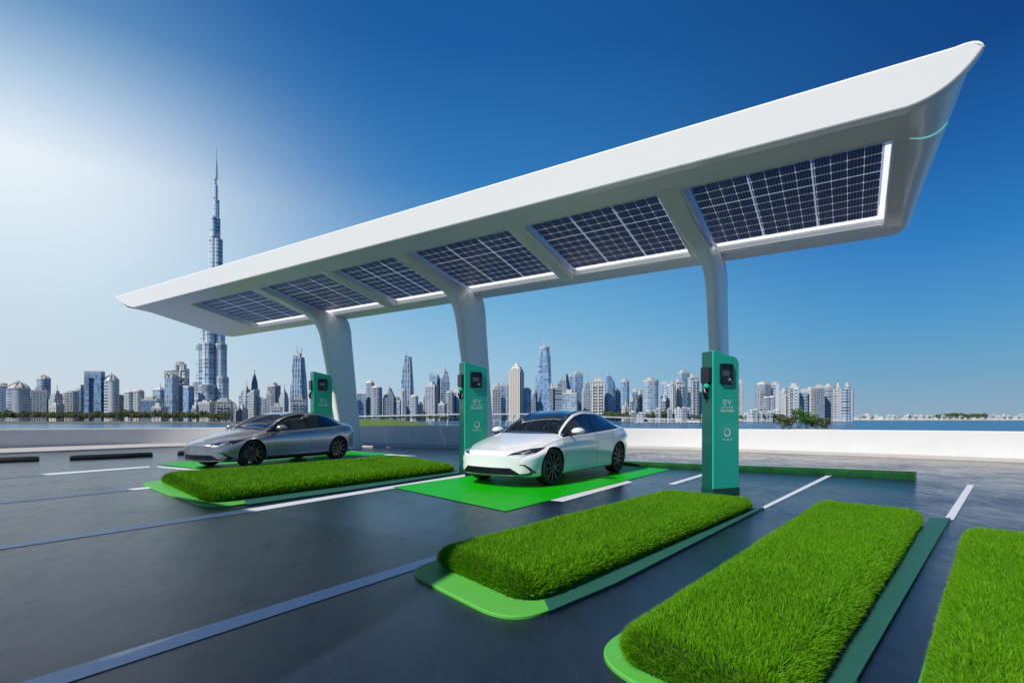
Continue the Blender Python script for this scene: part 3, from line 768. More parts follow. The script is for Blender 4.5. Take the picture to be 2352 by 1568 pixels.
def nrm(x, t):
    e = 1e-3; a = surf(x+e,t)-surf(x-e,t); b = surf(x,min(t+e*5,10))-surf(x,t-e*5); n = b.cross(a)
    if n.length < 1e-9: return Vector((0,0,1))
    n.normalize()
    c = surf(x,t)-Vector((x,0,.6))
    return n if n.dot(c) > 0 or abs(n.dot(c)) < 1e-6 else -n
def patch(mb, us, ts, fx, off, mirror=False, mi=0):
    """fx(u, t) -> (x, tt) on the car surface"""
    V_ = []
    for u in us:
        for t in ts:
            x, tt = fx(u, t); p = surf(x, tt)+nrm(x, tt)*off
            if mirror: p.y = -p.y
            V_.append(tuple(p))
    n = len(ts); fs = [(i*n+j,i*n+j+1,(i+1)*n+j+1,(i+1)*n+j) for i in range(len(us)-1) for j in range(n-1)]
    mb.add(V_, fs, mi)
def body_mesh():
    xs = []
    a = list(np.concatenate([[XF,XF-.006,XF-.016,XF-.035,XF-.06,XF-.09],np.arange(XF-.13,XR+.14,-.045),[XR+.12,XR+.09,XR+.06,XR+.03,XR+.01,XR]]))
    ts = []
    for i in range(10): ts += [i+k/5 for k in range(5)]
    ts.append(10)
    rings = []
    for x in a:
        L = [surf(x, t) for t in ts]; Rt = [Vector((p.x,-p.y,p.z)) for p in L[1:-1]][::-1]
        rings.append([tuple(p) for p in L]+[tuple(p) for p in Rt])
    mb = MB(); mb.loft(rings, cap0=False, cap1=False)
    # end caps follow the plan curve of the bumper
    nt_ = len(ts); n = len(rings[0])
    for k, x in ((0, a[0]), (len(a)-1, a[-1])):
        rows_ = []
        for i, t in enumerate(ts[1:-1]):
            y, z = section(x, t); row = [k*n+i+1]
            for s in (.75,.5,.25,0,-.25,-.5,-.75):
                yy = y*s; q = (abs(yy)/.95)**2.4; xx = x-.36*sm((x-1.0)/1.4)*q+.24*sm((-x-1.3)/1.1)*q
                row.append(len(mb.v)); mb.v.append((xx, yy, z))
            row.append(k*n+(n-1-i)); rows_.append(row)
        for r0, r1 in zip(rows_, rows_[1:]):
            for j in range(8): mb.f.append((r0[j],r0[j+1],r1[j+1],r1[j])); mb.mi.append(0)
        for row, c_ in ((rows_[0], k*n), (rows_[-1], k*n+nt_-1)):
            for j in range(8): mb.f.append((row[j],row[j+1],c_)); mb.mi.append(0)
    return mb
def project(poly, step, cast, name, m, parent, off=.004, mirror=True):
    """lay a flat outline onto the body: poly in 2D, cast(p)->(origin, direction)"""
    P = []
    for i in range(len(poly)):
        a = Vector(poly[i]); b = Vector(poly[(i+1)%len(poly)]); k = max(1,int((b-a).length/step))
        for j in range(k): P.append(a.lerp(b, j/k))
    n = len(P); x0 = min(p.x for p in P); x1 = max(p.x for p in P); y0 = min(p.y for p in P); y1 = max(p.y for p in P)
    pp = [(p.x,p.y) for p in P]; inner = []
    gx = np.arange(x0+step/2, x1, step); gy = np.arange(y0+step/2, y1, step)
    for x in gx:
        for y in gy:
            if in_poly(np.array([x]),np.array([y]),pp)[0] and min((Vector((x,y))-p).length for p in P) > step*.5: inner.append(Vector((x,y)))
    vs, es, fs, *_ = delaunay_2d_cdt(P+inner, [(i,(i+1)%n) for i in range(n)], [list(range(n))], 1, 1e-6)
    mb = MB()
    for sgn in ((1,-1) if mirror else (1,)):
        out = []; ok = True
        for v in vs:
            o, d = cast(v); o = Vector(o); d = Vector(d)
            hit, nn, idx, dist = BVH.ray_cast(o, d)
            if hit is None: out.append(None); continue
            if nn.dot(d) > 0: nn = -nn
            q = hit+nn*off; out.append((q.x, q.y*sgn, q.z))
        idx = {}; V_ = []
        for i, q in enumerate(out):
            if q is not None: idx[i] = len(V_); V_.append(q)
        F_ = []
        for f in fs:
            if all(i in idx for i in f):
                pts3 = [Vector(V_[idx[i]]) for i in f]
                if max((pts3[a]-pts3[b]).length for a,b in ((0,1),(1,2),(2,0))) < step*9: F_.append(tuple(idx[i] for i in f))
        mb.add(V_, F_)
    return mb.build(name, m, parent, smooth=60, fixn=False) if mb.f else None
front = lambda p: ((4, p.x, p.y), (-1,0,0))
rearc = lambda p: ((-4, p.x, p.y), (1,0,0))
_mb = body_mesh()
BVH = BVHTree.FromPolygons([Vector(v) for v in _mb.v], _mb.f)
WB = 1.45; WR = .352; ARCH = .385
def make_wheel():
    root = empty('wheel')
    wd = .125
    prof = [(.268,-wd+.015),(.30,-wd),(.335,-wd+.008),(.349,-wd+.035),(.352,-.03),(.352,.03),(.349,wd-.035),(.335,wd-.008),(.30,wd),(.268,wd-.015),(.262,0)]
    mb = MB(); mb.lathe(prof+[prof[0]], 48, 'Y', cap=False); mb.build('tyre', M['tyre'], root, smooth=40)
    rim = MB(); rim.lathe([(.27,wd-.012),(.262,wd-.004),(.252,wd-.016),(.245,wd-.06),(.24,-.08),(.262,-wd+.015)], 48, 'Y', cap=False)
    rim.lathe([(.002,wd-.012),(.035,wd-.014),(.045,wd-.03),(.05,wd-.07)], 24, 'Y', cap=True)
    for k in range(10):
        a = 2*math.pi*k/10; big = True; Mx = Matrix.Rotation(a, 4, 'Y')
        w0, w1 = (.013,.034) if big else (.006,.009); y1 = wd-.016 if big else wd-.032
        vs = []
        for r_, ww, yy in ((.03,w0,y1-.012),(.13,(w0+w1)/2,y1-.004),(.252,w1,y1)):
            vs.append([(r_,yy,-ww),(r_,yy,ww*.6),(r_,yy-.028,ww*.6),(r_,yy-.028,-ww)])
        rim.loft(vs, M=Mx)
    rim.build('rim', M['alloy'], root, smooth=35)
    d = MB(); d.lathe([(.19,.02),(.19,.035),(.06,.037),(.06,.02)], 32, 'Y'); d.build('brake_disc', M['disc'], root, smooth=35)
    c = MB(); rings = []
    for yy in (.0, .06):
        pass
    pr = [(.12,.0),(.20,.0),(.20,.062),(.12,.062)]
    for a in np.linspace(R(150), R(205), 7): rings.append([(r_*math.cos(a), y_, r_*math.sin(a)) for r_, y_ in pr])
    c.loft(rings); c.build('brake_caliper', M['lime'], root, smooth=35)
    return root
def make_car(paint, sills):
    car = empty('electric_car')
    me_o = body_mesh().build('body', [M[paint], M['archblack']], car, smooth=50)
    me_o.parent = None
    cut = MB()
    for sx in (WB, -WB):
        for sy in (1, -1):
            cut.lathe([(ARCH, .60*sy),(ARCH, 1.2*sy)], 64, 'Y', M=Matrix.Translation((sx,0,WR-.005)))
    co = cut.build('cutter', [M['archblack'], M['archblack']]); 
    for p in co.data.polygons: p.material_index = 1
    b = me_o.modifiers.new('b','BOOLEAN'); b.object = co; b.operation = 'DIFFERENCE'; b.solver = 'EXACT'
    bpy.context.view_layer.update(); dg = bpy.context.evaluated_depsgraph_get()
    nm = bpy.data.meshes.new_from_object(me_o.evaluated_get(dg)); me_o.modifiers.clear(); me_o.data = nm; nm.name = 'body'
    nm.shade_smooth(); nm.set_sharp_from_angle(angle=R(50))
    bpy.data.objects.remove(co); me_o.parent = car
    # glass: roof + windscreen + rear window
    def gl(name, x0, x1, t0, t1, m, off, nx=40, ntt=10, both=True, fx=None, par=car):
        mb = MB()
        for mir in ((False, True) if both else (False,)):
            patch(mb, np.linspace(0,1,nx), np.linspace(0,1,ntt), fx or (lambda u, t: (x0+(x1-x0)*u, t0+(t1-t0)*t)), off, mir)
        return mb.build(name, m, par, smooth=60)
    edge = lambda x: 8.16
    def fws(u, t):
        tt = 8.16+1.84*t; front_x = .98+.10*sm(t); back_x = .16-.02*t
        return front_x+(back_x-front_x)*u, tt
    gl('windscreen', 0,0,0,0, M['glass'], .004, fx=fws)
    gl('glass_roof', 0,0,0,0, M['glass'], .004, fx=lambda u,t: (.15-.02*t+(-1.15-.0-.15)*u, 8.16+1.84*t))
    gl('rear_window', 0,0,0,0, M['glass'], .004, fx=lambda u,t: (-1.17+(-1.93+1.17)*u-.02*t, 8.20+.25*u**3+(1.80-.25*u**3)*t))
    # side glass
    def fside(u, t, g=0.0):
        x = .98-g+(-1.72+2*g-.98)*u
        lo = 7.04+g*.8; hi = 7.93-g*.8
        k = sm((x+1.72)/.42) if x < -1.3 else 1
        hi = lo+(hi-lo)*max(k,.02)**.8
        k2 = sm((.98-x)/.30) if x > .68 else 1
        return x, lo+(hi-lo)*t
    def seg(x0, x1, g=.02):
        def f(u, t):
            x = x0+(x1-x0)*u; uu = (x-.98)/(-1.72-.98); _, a = fside(uu, 0); _, b_ = fside(uu, 1); m = .05
            return x, a+m+(b_-a-2*m)*t
        return f
    gl('window_trim', 0,0,0,0, M['blackgloss'], .003, nx=60, ntt=8, fx=lambda u,t: fside(u,t))
    for x0, x1, nm_ in ((.66,-.30,'side_window'),(-.40,-1.58,'side_window')):
        for mir in (False, True):
            mb = MB(); patch(mb, np.linspace(0,1,30), np.linspace(0,1,8), seg(x0,x1), .006, mir); mb.build(nm_, M['glass'], car, smooth=60)
    # door seams and handles
    mb = MB()
    for xx, t0, t1 in ((1.02,2.6,6.9),(-.36,2.6,7.0),(-1.16,4.2,7.0)):
        for mir in (False, True):
            patch(mb, np.linspace(0,1,2), np.linspace(0,1,24), lambda u,t,xx=xx,t0=t0,t1=t1: (xx+(u-.5)*.007-(.12*sm((5-(t0+(t1-t0)*t))/2.5) if xx < -1 else 0)*-1, t0+(t1-t0)*t), .0015, mir)
    for mir in (False, True):   # sill line
        patch(mb, np.linspace(0,1,30), np.linspace(0,1,2), lambda u,t: (1.02-1.9*u, 2.6+.03*t), .0015, mir)
        patch(mb, np.linspace(0,1,24), np.linspace(0,1,2), lambda u,t: (1.08+1.15*u, 7.62+.035*t), .0015, mir)
    mb.build('panel_seams', M['blackgloss'], car)
    for xx in (-.22, -1.02):
        for mir in (False, True):
            mb = MB(); patch(mb, np.linspace(0,1,8), np.linspace(0,1,4), lambda u,t,xx=xx: (xx-.16*u, 5.72+.16*t), .008, mir); 
            patch(mb, np.linspace(0,1,8), np.linspace(0,1,2), lambda u,t,xx=xx: (xx-.16*u, 5.70+.03*t), .003, mir)
            mb.build('door_handle', M[paint], car, smooth=50)
    # black sill
    if sills:
        mb = MB()
        for mir in (False, True): patch(mb, np.linspace(0,1,30), np.linspace(0,1,6), lambda u,t: (1.05-2.1*u, 1.4+1.35*t), .004, mir)
        mb.build('sill_trim', M['black'], car, smooth=50)
    # front: lamps, grille, air blades
    hl = [(.42,.582),(.52,.635),(.64,.682),(.75,.712),(.855,.725),(.845,.675),(.81,.618),(.70,.594),(.56,.585)]
    for sg in (1,-1):
        c_ = (lambda p, sg=sg: ((4, sg*p.x, p.y), (-1,0,0)))
        h = project(hl, .02, c_, 'headlight', M['lamp'], car, .004, mirror=False)
        project([(.46,.584),(.60,.590),(.70,.598),(.80,.620),(.805,.628),(.70,.606),(.60,.598),(.46,.590)], .02, c_, 'light_bar', M['lampbar'], h, .008, mirror=False)
        project([(.66,.62),(.74,.665),(.75,.665),(.68,.62)], .02, c_, 'light_bar', M['lampbar'], h, .008, mirror=False)
        project([(.585,.262),(.60,.235),(.80,.245),(.855,.285),(.80,.37),(.745,.425),(.66,.435),(.655,.425),(.735,.405),(.79,.33),(.80,.29),(.77,.272),(.68,.262)], .018, c_, 'air_blade', M['blackgloss'], car, .005, mirror=False)
    gr = project([(-.50,.365),(.50,.365),(.66,.262),(.62,.236),(-.62,.236),(-.66,.262)], .03, front, 'grille', M['black'], car, .004, mirror=False)
    for zz, hw in ((.342,.50),(.318,.53),(.294,.57),(.270,.60)):
        project([(-hw,zz-.004),(hw,zz-.004),(hw-.01,zz+.004),(-hw+.01,zz+.004)], .03, front, 'grille_bar', M['blackgloss'], gr, .014, mirror=False)
    project([(-.075,.275),(.075,.275),(.075,.325),(-.075,.325)], .03, front, 'sensor_cover', M['blackgloss'], gr, .018, mirror=False)
    project([(-.64,.205),(.64,.205),(.80,.225),(.80,.232),(.62,.222),(-.62,.222),(-.80,.232),(-.80,.225)], .03, front, 'lip_spoiler', M['black'], car, .006, mirror=False)
    # tail lamp + rear bumper insert
    project([(-.74,.86),(.74,.86),(.74,.90),(-.74,.90)], .03, rearc, 'tail_light', M['redlamp'], car, .006, mirror=False)
    project([(-.66,.33),(.66,.33),(.74,.42),(-.74,.42)], .03, rearc, 'rear_diffuser', M['black'], car, .006, mirror=False)
    # mirrors
    for sy in (1,-1):
        mb = MB(); rings = []
        for k, (xx, s_) in enumerate(((.82,.25),(.80,.62),(.76,.86),(.71,.97),(.66,1.0),(.635,.97),(.632,.9))):
            rings.append([(xx-.02*abs(math.cos(a)), sy*(1.01+.135*s_*math.cos(a)), 1.0+.082*s_*(math.sin(a)*(1 if math.sin(a)>0 else .72))) for a in np.linspace(0,2*math.pi,25)[:-1]])
        mb.loft(rings); mr_ = mb.build('wing_mirror', M[paint], car, smooth=60)
        mb = MB(); mb.tube([(.70,sy*.845,.915),(.72,sy*.91,.94),(.72,sy*.97,.965)], [.03,.026,.03], 8); 
        mb.loft([[(x, sy*y, z) for x, z in ((.82,.955),(.63,.945),(.63,.962),(.82,.968))] for y in (.91,1.09)]); mb.build('mirror_foot', M['blackgloss'], mr_, smooth=50)
    return car
def put_wheels(car, proto):
    for k, (sx, sy) in enumerate(((1,1),(1,-1),(-1,1),(-1,-1))):
        wq = proto if proto.parent is None and k == 0 and not proto.get('used') else copy_tree(proto)
        wq.parent = car; wq.location = (sx*WB, sy*.805, WR); wq.rotation_euler = (0, R(17*k+6), 0 if sy > 0 else math.pi)
wproto = make_wheel()
for c in wproto.children: pass
car1 = make_car('paintwhite', False); put_wheels(car1, wproto); 
car1.location = (.90, 11.50, .008); car1.rotation_euler = (0,0, math.atan2(-.81,-.59))
setp(car1, 'white electric sedan with black glass roof parked on the nearer green bay', 'car')
car2 = make_car('paintgrey', True); wproto['used'] = 1
for k in range(1): pass
def put2(car, proto):
    for k, (sx, sy) in enumerate(((1,1),(1,-1),(-1,1),(-1,-1))):
        wq = copy_tree(proto); wq.parent = car; wq.location = (sx*WB, sy*.805, WR); wq.rotation_euler = (0, R(23*k+11), 0 if sy > 0 else math.pi)
        if 'used' in wq: del wq['used']
put2(car2, wproto); del wproto['used']
car2.location = (-6.70, 14.75, .008); car2.rotation_euler = (0,0, math.atan2(-.897,-.442))
setp(car2, 'dark metallic grey electric sedan parked beyond the left grass bed', 'car')
# ------------------------------------------------------------------ water, shore
WZ = -6.0
def water_mat():
    m = bpy.data.materials.new('sea_water'); m.use_nodes = True; t = m.node_tree; b = t.nodes['Principled BSDF']
    b.inputs['Base Color'].default_value = (.02,.10,.20,1); b.inputs['Roughness'].default_value = .22
    tc = t.nodes.new('ShaderNodeTexCoord'); n = t.nodes.new('ShaderNodeTexNoise'); n.inputs['Scale'].default_value = .35; n.inputs['Detail'].default_value = 6
    t.links.new(tc.outputs['Object'], n.inputs['Vector']); bp = t.nodes.new('ShaderNodeBump'); bp.inputs['Strength'].default_value = .7; bp.inputs['Distance'].default_value = .6
    t.links.new(n.outputs['Fac'], bp.inputs['Height']); t.links.new(bp.outputs[0], b.inputs['Normal']); return m
mb = MB(); mb.add([(-9000,-500,WZ),(9000,-500,WZ),(9000,14000,WZ),(-9000,14000,WZ)], [(0,1,2,3)])
setp(mb.build('water', water_mat()), kind='structure')
M['land'] = mat('shore_land', (.22,.20,.16), .9, noise=(.02,.8,(.10,.12,.07)))
M['sand'] = mat('pale_sand', (.55,.50,.42), .9, noise=(.03,.6,(.4,.37,.3)))
def shore(pts_px, z, name, m, far=5200):
    near = [G(x, y, WZ) for x, y in pts_px]
    poly = near+[(near[-1][0]*far/near[-1][1], far),(near[0][0]*far/near[0][1], far)]
    mb = MB(); mb.loft([[(x,y,WZ-1) for x,y in poly],[(x,y,z) for x,y in poly]]); return setp(mb.build(name, m), kind='structure')
shore([(-200,971),(0,971),(540,971.5),(800,968),(1120,967),(1400,967),(1640,969),(1800,968),(1925,968)], WZ+1.2, 'shore_ground', M['land'], 1400)
shore([(1700,965),(1925,965.2),(2360,965.2),(2700,965.5)], WZ+1.0, 'far_shore_ground', M['sand'], 3000)

# ------------------------------------------------------------------ city
def facade(name, wall, glass, fh=3.6, bw=4.0, wz=.4, wx=.3, rough=.2, varg=.5):
    wall = [c*.86+k*.14 for c, k in zip(wall, (.50,.56,.64))]; glass = [c*.86+k*.14 for c, k in zip(glass, (.34,.46,.60))]  # distance haze put into the colours: wall and glass blended towards pale blue
    m = bpy.data.materials.new(name); m.use_nodes = True; t = m.node_tree; b = t.nodes['Principled BSDF']; nd = t.nodes.new; lk = t.links.new
    tc = nd('ShaderNodeTexCoord'); sp = nd('ShaderNodeSeparateXYZ'); lk(tc.outputs['Object'], sp.inputs[0]); sn = nd('ShaderNodeSeparateXYZ'); lk(tc.outputs['Normal'], sn.inputs[0])
    def ma(op, a, b=None):
        n = nd('ShaderNodeMath'); n.operation = op
        for i, v in enumerate((a,b)):
            if v is None: continue
            if isinstance(v, (int,float)): n.inputs[i].default_value = v
            else: lk(v, n.inputs[i])
        return n.outputs[0]
    h = ma('ADD', ma('MULTIPLY', sp.outputs['X'], ma('ABSOLUTE', sn.outputs['Y'])), ma('MULTIPLY', sp.outputs['Y'], ma('ABSOLUTE', sn.outputs['X'])))
    fz = ma('DIVIDE', sp.outputs['Z'], fh); fx = ma('DIVIDE', h, bw)
    mz = ma('LESS_THAN', ma('FRACT', fz), wz); mxx = ma('LESS_THAN', ma('FRACT', fx), wx)
    # heavier piers every fourth bay, plant floors now and then
    pier = ma('LESS_THAN', ma('FRACT', ma('DIVIDE', fx, 4.0)), .10); belt = ma('LESS_THAN', ma('FRACT', ma('DIVIDE', fz, 17.0)), .05)
    msk = ma('MAXIMUM', ma('MAXIMUM', mz, mxx), ma('MAXIMUM', pier, belt)); up = ma('GREATER_THAN', sn.outputs['Z'], .6); msk = ma('MAXIMUM', msk, up)
    cx = nd('ShaderNodeCombineXYZ'); lk(ma('FLOOR', fx), cx.inputs[0]); lk(ma('FLOOR', fz), cx.inputs[2])
    oi = nd('ShaderNodeObjectInfo'); lk(ma('MULTIPLY', oi.outputs['Random'], 91.0), cx.inputs[1])
    wn = nd('ShaderNodeTexWhiteNoise'); lk(cx.outputs[0], wn.inputs['Vector'])
    hs = nd('ShaderNodeMix'); hs.data_type = 'RGBA'; hs.inputs['A'].default_value = (*[g*.45 for g in glass],1); hs.inputs['B'].default_value = (*[min(1,g*1.5) for g in glass],1)
    lk(wn.outputs['Value'], hs.inputs['Factor'])
    # object to object variation of the wall colour
    wv = nd('ShaderNodeMix'); wv.data_type = 'RGBA'; wv.inputs['A'].default_value = (*[c*.8 for c in wall],1); wv.inputs['B'].default_value = (*[min(.85,c*1.12) for c in wall],1); lk(oi.outputs['Random'], wv.inputs['Factor'])
    mx = nd('ShaderNodeMix'); mx.data_type = 'RGBA'; lk(msk, mx.inputs['Factor']); lk(hs.outputs['Result'], mx.inputs['A']); lk(wv.outputs['Result'], mx.inputs['B'])
    lk(mx.outputs['Result'], b.inputs['Base Color'])
    rg = nd('ShaderNodeMapRange'); lk(msk, rg.inputs['Value']); rg.inputs['To Min'].default_value = rough; rg.inputs['To Max'].default_value = .7; lk(rg.outputs[0], b.inputs['Roughness'])
    return m
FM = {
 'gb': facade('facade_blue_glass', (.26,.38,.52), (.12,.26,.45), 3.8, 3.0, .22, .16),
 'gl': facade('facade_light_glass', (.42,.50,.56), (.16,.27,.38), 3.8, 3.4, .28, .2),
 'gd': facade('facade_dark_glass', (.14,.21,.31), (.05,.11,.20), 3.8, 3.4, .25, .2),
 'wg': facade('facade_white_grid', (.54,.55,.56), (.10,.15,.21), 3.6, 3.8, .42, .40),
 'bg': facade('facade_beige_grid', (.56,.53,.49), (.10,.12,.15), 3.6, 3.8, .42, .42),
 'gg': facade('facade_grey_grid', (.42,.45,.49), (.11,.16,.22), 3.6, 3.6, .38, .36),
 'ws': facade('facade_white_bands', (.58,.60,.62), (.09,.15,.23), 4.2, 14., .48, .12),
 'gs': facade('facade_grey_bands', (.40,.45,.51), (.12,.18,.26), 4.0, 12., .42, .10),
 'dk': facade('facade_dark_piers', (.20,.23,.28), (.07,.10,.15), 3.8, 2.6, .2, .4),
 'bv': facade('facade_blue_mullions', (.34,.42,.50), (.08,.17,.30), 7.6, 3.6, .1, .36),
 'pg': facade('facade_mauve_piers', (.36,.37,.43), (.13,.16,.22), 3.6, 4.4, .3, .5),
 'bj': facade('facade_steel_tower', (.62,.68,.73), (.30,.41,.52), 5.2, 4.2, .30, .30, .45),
}
WALLC = mat('roof_concrete', (.50,.50,.48), .8); STEEL = mat('roof_steel', (.50,.55,.60), .4, metal=.1); CREAM = mat('crown_stone', (.58,.54,.48), .7)
ZM = {2:(0,3.675,3.675), 3:(600,3.675,3.675), 4:(1180,3.675,3.675), 5:(1780,3.267,3.267)}
def zx(z, x): a, s, _ = ZM[z]; return (a+x/s)/1.0629
def zy(z, y): return (800+y/ZM[z][2])/1.0629
GZ = WZ+1.0
rngc = random.Random(11)
def octa(w_, d_, c=.0, z=0, rnd=0, n=28):
    if rnd:
        return [(w_/2*math.copysign(abs(math.cos(a))**rnd, math.cos(a)), d_/2*math.copysign(abs(math.sin(a))**rnd, math.sin(a)), z) for a in [2*math.pi*k/n for k in range(n)]]
    c = min(w_,d_)*c
    if c == 0: return [(-w_/2,-d_/2,z),(w_/2,-d_/2,z),(w_/2,d_/2,z),(-w_/2,d_/2,z)]
    return [(-w_/2+c,-d_/2,z),(w_/2-c,-d_/2,z),(w_/2,-d_/2+c,z),(w_/2,d_/2-c,z),(w_/2-c,d_/2,z),(-w_/2+c,d_/2,z),(-w_/2,d_/2-c,z),(-w_/2,-d_/2+c,z)]
CITY = []
def tower(z, x0, x1, y, layer, typ, m, label, y2=None, name=None, base=None):
    Y = 694+(layer+.7)*48+rngc.uniform(-5,5)
    X0 = (zx(z,x0)-1176)/FPX*Y; X1 = (zx(z,x1)-1176)/FPX*Y; H = EYE+(HOR-zy(z,y))*Y/FPX-GZ
    H2 = EYE+(HOR-zy(z,y2))*Y/FPX-GZ if y2 is not None else H
    yaw = R(rngc.choice((-1,1))*rngc.uniform(8,26)); W = X1-X0
    if typ in ('dome','cyl','pointdome','taper','burj','lantern'): yaw = R(rngc.uniform(-6,6))
    ar = rngc.uniform(.7,1.0); w_ = W/(math.cos(yaw)+ar*abs(math.sin(yaw))); d_ = w_*ar
    root = empty(name or ('skyscraper' if H > 95 else 'high_rise'), ((X0+X1)/2, Y, GZ), yaw+0)
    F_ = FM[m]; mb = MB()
    def part(mbb, nm, mm, **k): return mbb.build(nm, mm, root, **k)
    if typ == 'box':
        mb.prism([(p[0],p[1]) for p in octa(w_,d_)], 0, H-2.2); part(mb, 'facade', F_)
        c = MB(); c.prism([(p[0],p[1]) for p in octa(w_*1.01,d_*1.01)], H-2.2, H); c.box(-w_*.28,w_*.15,-d_*.3,d_*.3,H,H+rngc.uniform(2,5)); c.box(w_*.2,w_*.32,-d_*.1,d_*.2,H,H+2.5); part(c, 'roof', WALLC)
    elif typ == 'bal':     # slab balconies on the long side
        mb.prism([(p[0],p[1]) for p in octa(w_,d_,.0)], 0, H-2.2); part(mb, 'facade', F_)
        c = MB(); c.box(-w_*.52,w_*.52,-d_*.52,d_*.52,H-2.2,H-.6); c.box(-w_*.25,w_*.25,-d_*.3,d_*.3,H-.6,H+4); part(c,'roof',WALLC)
        for xa, xb in ((-.36,-.08),(.08,.36)):
            k = MB(); zz = 6; k.box(w_*xa-.5,w_*xa,-d_*.5-1.6,-d_*.5,3,H-5)
            while zz < H-5: k.box(w_*xa-.1,w_*xb,-d_*.5-1.6,-d_*.5,zz,zz+1.1); zz += 4.2
            part(k,'balcony_stack',WALLC)
    elif typ == 'oct':
        mb.prism([(p[0],p[1]) for p in octa(w_,d_,.25)], 0, H*.93); part(mb,'facade',F_)
        c = MB(); c.prism([(p[0],p[1]) for p in octa(w_*.8,d_*.8,.25)], H*.93, H*.975); c.prism([(p[0],p[1]) for p in octa(w_*.5,d_*.5,.25)], H*.975, H); part(c,'roof',CREAM)
    elif typ == 'step':
        mb.prism([(p[0],p[1]) for p in octa(w_,d_)], 0, H*.80); mb.prism([(p[0]+w_*.08,p[1]) for p in octa(w_*.72,d_*.8)], H*.80, H*.93); mb.prism([(p[0]+w_*.12,p[1]) for p in octa(w_*.45,d_*.6)], H*.93, H); part(mb,'facade',F_)
        c = MB(); c.box(-w_*.02,w_*.2,-d_*.15,d_*.15,H,H+4); c.tube([(w_*.1,0,H+4),(w_*.1,0,H+12)],.5,6); c.box(-w_*.46,-w_*.3,-d_*.3,d_*.2,H*.8,H*.8+4); part(c,'roof',WALLC)
    elif typ == 'cyl':
        mb.prism([(p[0],p[1]) for p in octa(W,W*.8,rnd=.75)], 0, H-3); part(mb,'facade',F_,smooth=40)
        c = MB(); c.prism([(p[0],p[1]) for p in octa(W*1.01,W*.81,rnd=.75)], H-3, H); c.prism([(p[0],p[1]) for p in octa(W*.4,W*.4,rnd=1)], H, H+3); part(c,'roof',WALLC)
    elif typ in ('dome','pointdome','lantern'):
        hb = H2-(0)
        mb.prism([(p[0],p[1]) for p in octa(W,W*.85,rnd=.7)], 0, hb*.985); mb.prism([(p[0],p[1]) for p in octa(W*1.06,W*.9,rnd=.7)], hb*.985, hb); part(mb,'facade',F_,smooth=40)
        c = MB(); dh = H-hb; n = 8
        prof = [(W*.46*math.cos(t*math.pi/2)**(.8 if typ=='dome' else 1.3), hb+dh*.8*math.sin(t*math.pi/2) if typ=='dome' else hb+dh*.8*t) for t in [k/n for k in range(n)]]+[(W*.03,hb+dh*.82),(W*.02,H)]
        c.lathe(prof, 20); part(c,'dome',CREAM if typ!='pointdome' else STEEL, smooth=40)
        if typ != 'dome':
            k = MB()
            for i in range(10):
                a = 2*math.pi*i/10; k.tube([(W*.49*math.cos(a),W*.42*math.sin(a),hb-1),(W*.49*math.cos(a),W*.42*math.sin(a),hb+dh*.18),(W*.30*math.cos(a),W*.26*math.sin(a),hb+dh*.5),(0,0,hb+dh*.85)], .7, 5)
            part(k,'crown_ribs',WALLC)
    elif typ == 'pyr':
        mb.prism([(p[0],p[1]) for p in octa(w_,d_)], 0, H2); part(mb,'facade',F_)
        c = MB(); c.loft([octa(w_*1.03,d_*1.03,0,H2), octa(w_*.08,d_*.08,0,H)]); part(c,'pyramid_roof',STEEL)
        k = MB(); k.tube([(0,0,H-1),(0,0,H+(H-H2)*.3+3)], .5, 5); part(k,'spire',STEEL)
    elif typ == 'slant':
        r0 = octa(w_,d_,0,0); r1 = octa(w_,d_,0,H); r1 = [(p[0],p[1],H2 if p[0] > 0 else H) for p in r1]
        mb.loft([r0, r1]); part(mb,'facade',F_)
        c = MB(); c.loft([[(p[0]*1.01,p[1]*1.01,p[2]-1) for p in r1],[(p[0]*1.01,p[1]*1.01,p[2]+1.2) for p in r1]]); part(c,'roof',STEEL)
    elif typ == 'curve':
        rings = []
        for k in range(13):
            t = k/12; s = math.cos(max(0,(t-.75)/.25)*1.15) if t > .75 else 1; rings.append([(p[0]*s-(1-s)*W*.3, p[1]*(.6+.4*s), H*t) for p in octa(W,W*.7,rnd=.6)])
        mb.loft(rings); part(mb,'facade',F_,smooth=40)
        c = MB(); c.tube([(-W*.18,0,H-3),(-W*.18,0,H+5)], .8, 6); part(c,'mast',STEEL)
    elif typ == 'taper':
        rings = []
        for t, s in ((0,1.0),(.35,.96),(.6,.86),(.85,.70),(1.0,.60)):
            rings.append([(p[0],p[1],p[2]) for p in octa(W*s,W*.85*s,.16,H*t)])
        rings[-1] = [(p[0],p[1],p[2]+(W*.12 if p[0] < 0 else 0)) for p in rings[-1]]
        mb.loft(rings); part(mb,'facade',F_)
        c = MB(); Hs = H2-H
        c.tube([(-W*.12,0,H-2),(-W*.12,0,H+Hs*.35),(-W*.12,0,H+Hs)], [1.4,.8,.25], 6); part(c,'spire',STEEL)
        if label.startswith('tall blue tower under construction'):
            k = MB(); k.tube([(W*.14,0,H-2),(W*.14,0,H+14)],.6,5); k.tube([(W*.05,0,H+4),(W*.24,0,H+12)],.4,5); k.tube([(0,0,H+8),(W*.2,0,H+3)],.4,5); k.box(-W*.1,W*.12,-3,3,H,H+6); part(k,'crane',WALLC)
        for kk in range(2): pass
    elif typ == 'portal':
        t1 = H*.87; sl = w_*.34
        mb.box(-w_/2,-sl/2-w_*.06,-d_*.25,d_*.25,0,H-1); mb.box(sl/2-w_*.06,w_/2,-d_*.25,d_*.25,0,H-1); mb.box(-sl/2-w_*.06,sl/2-w_*.06,-d_*.249,d_*.249,t1,H-1); part(mb,'facade',F_)
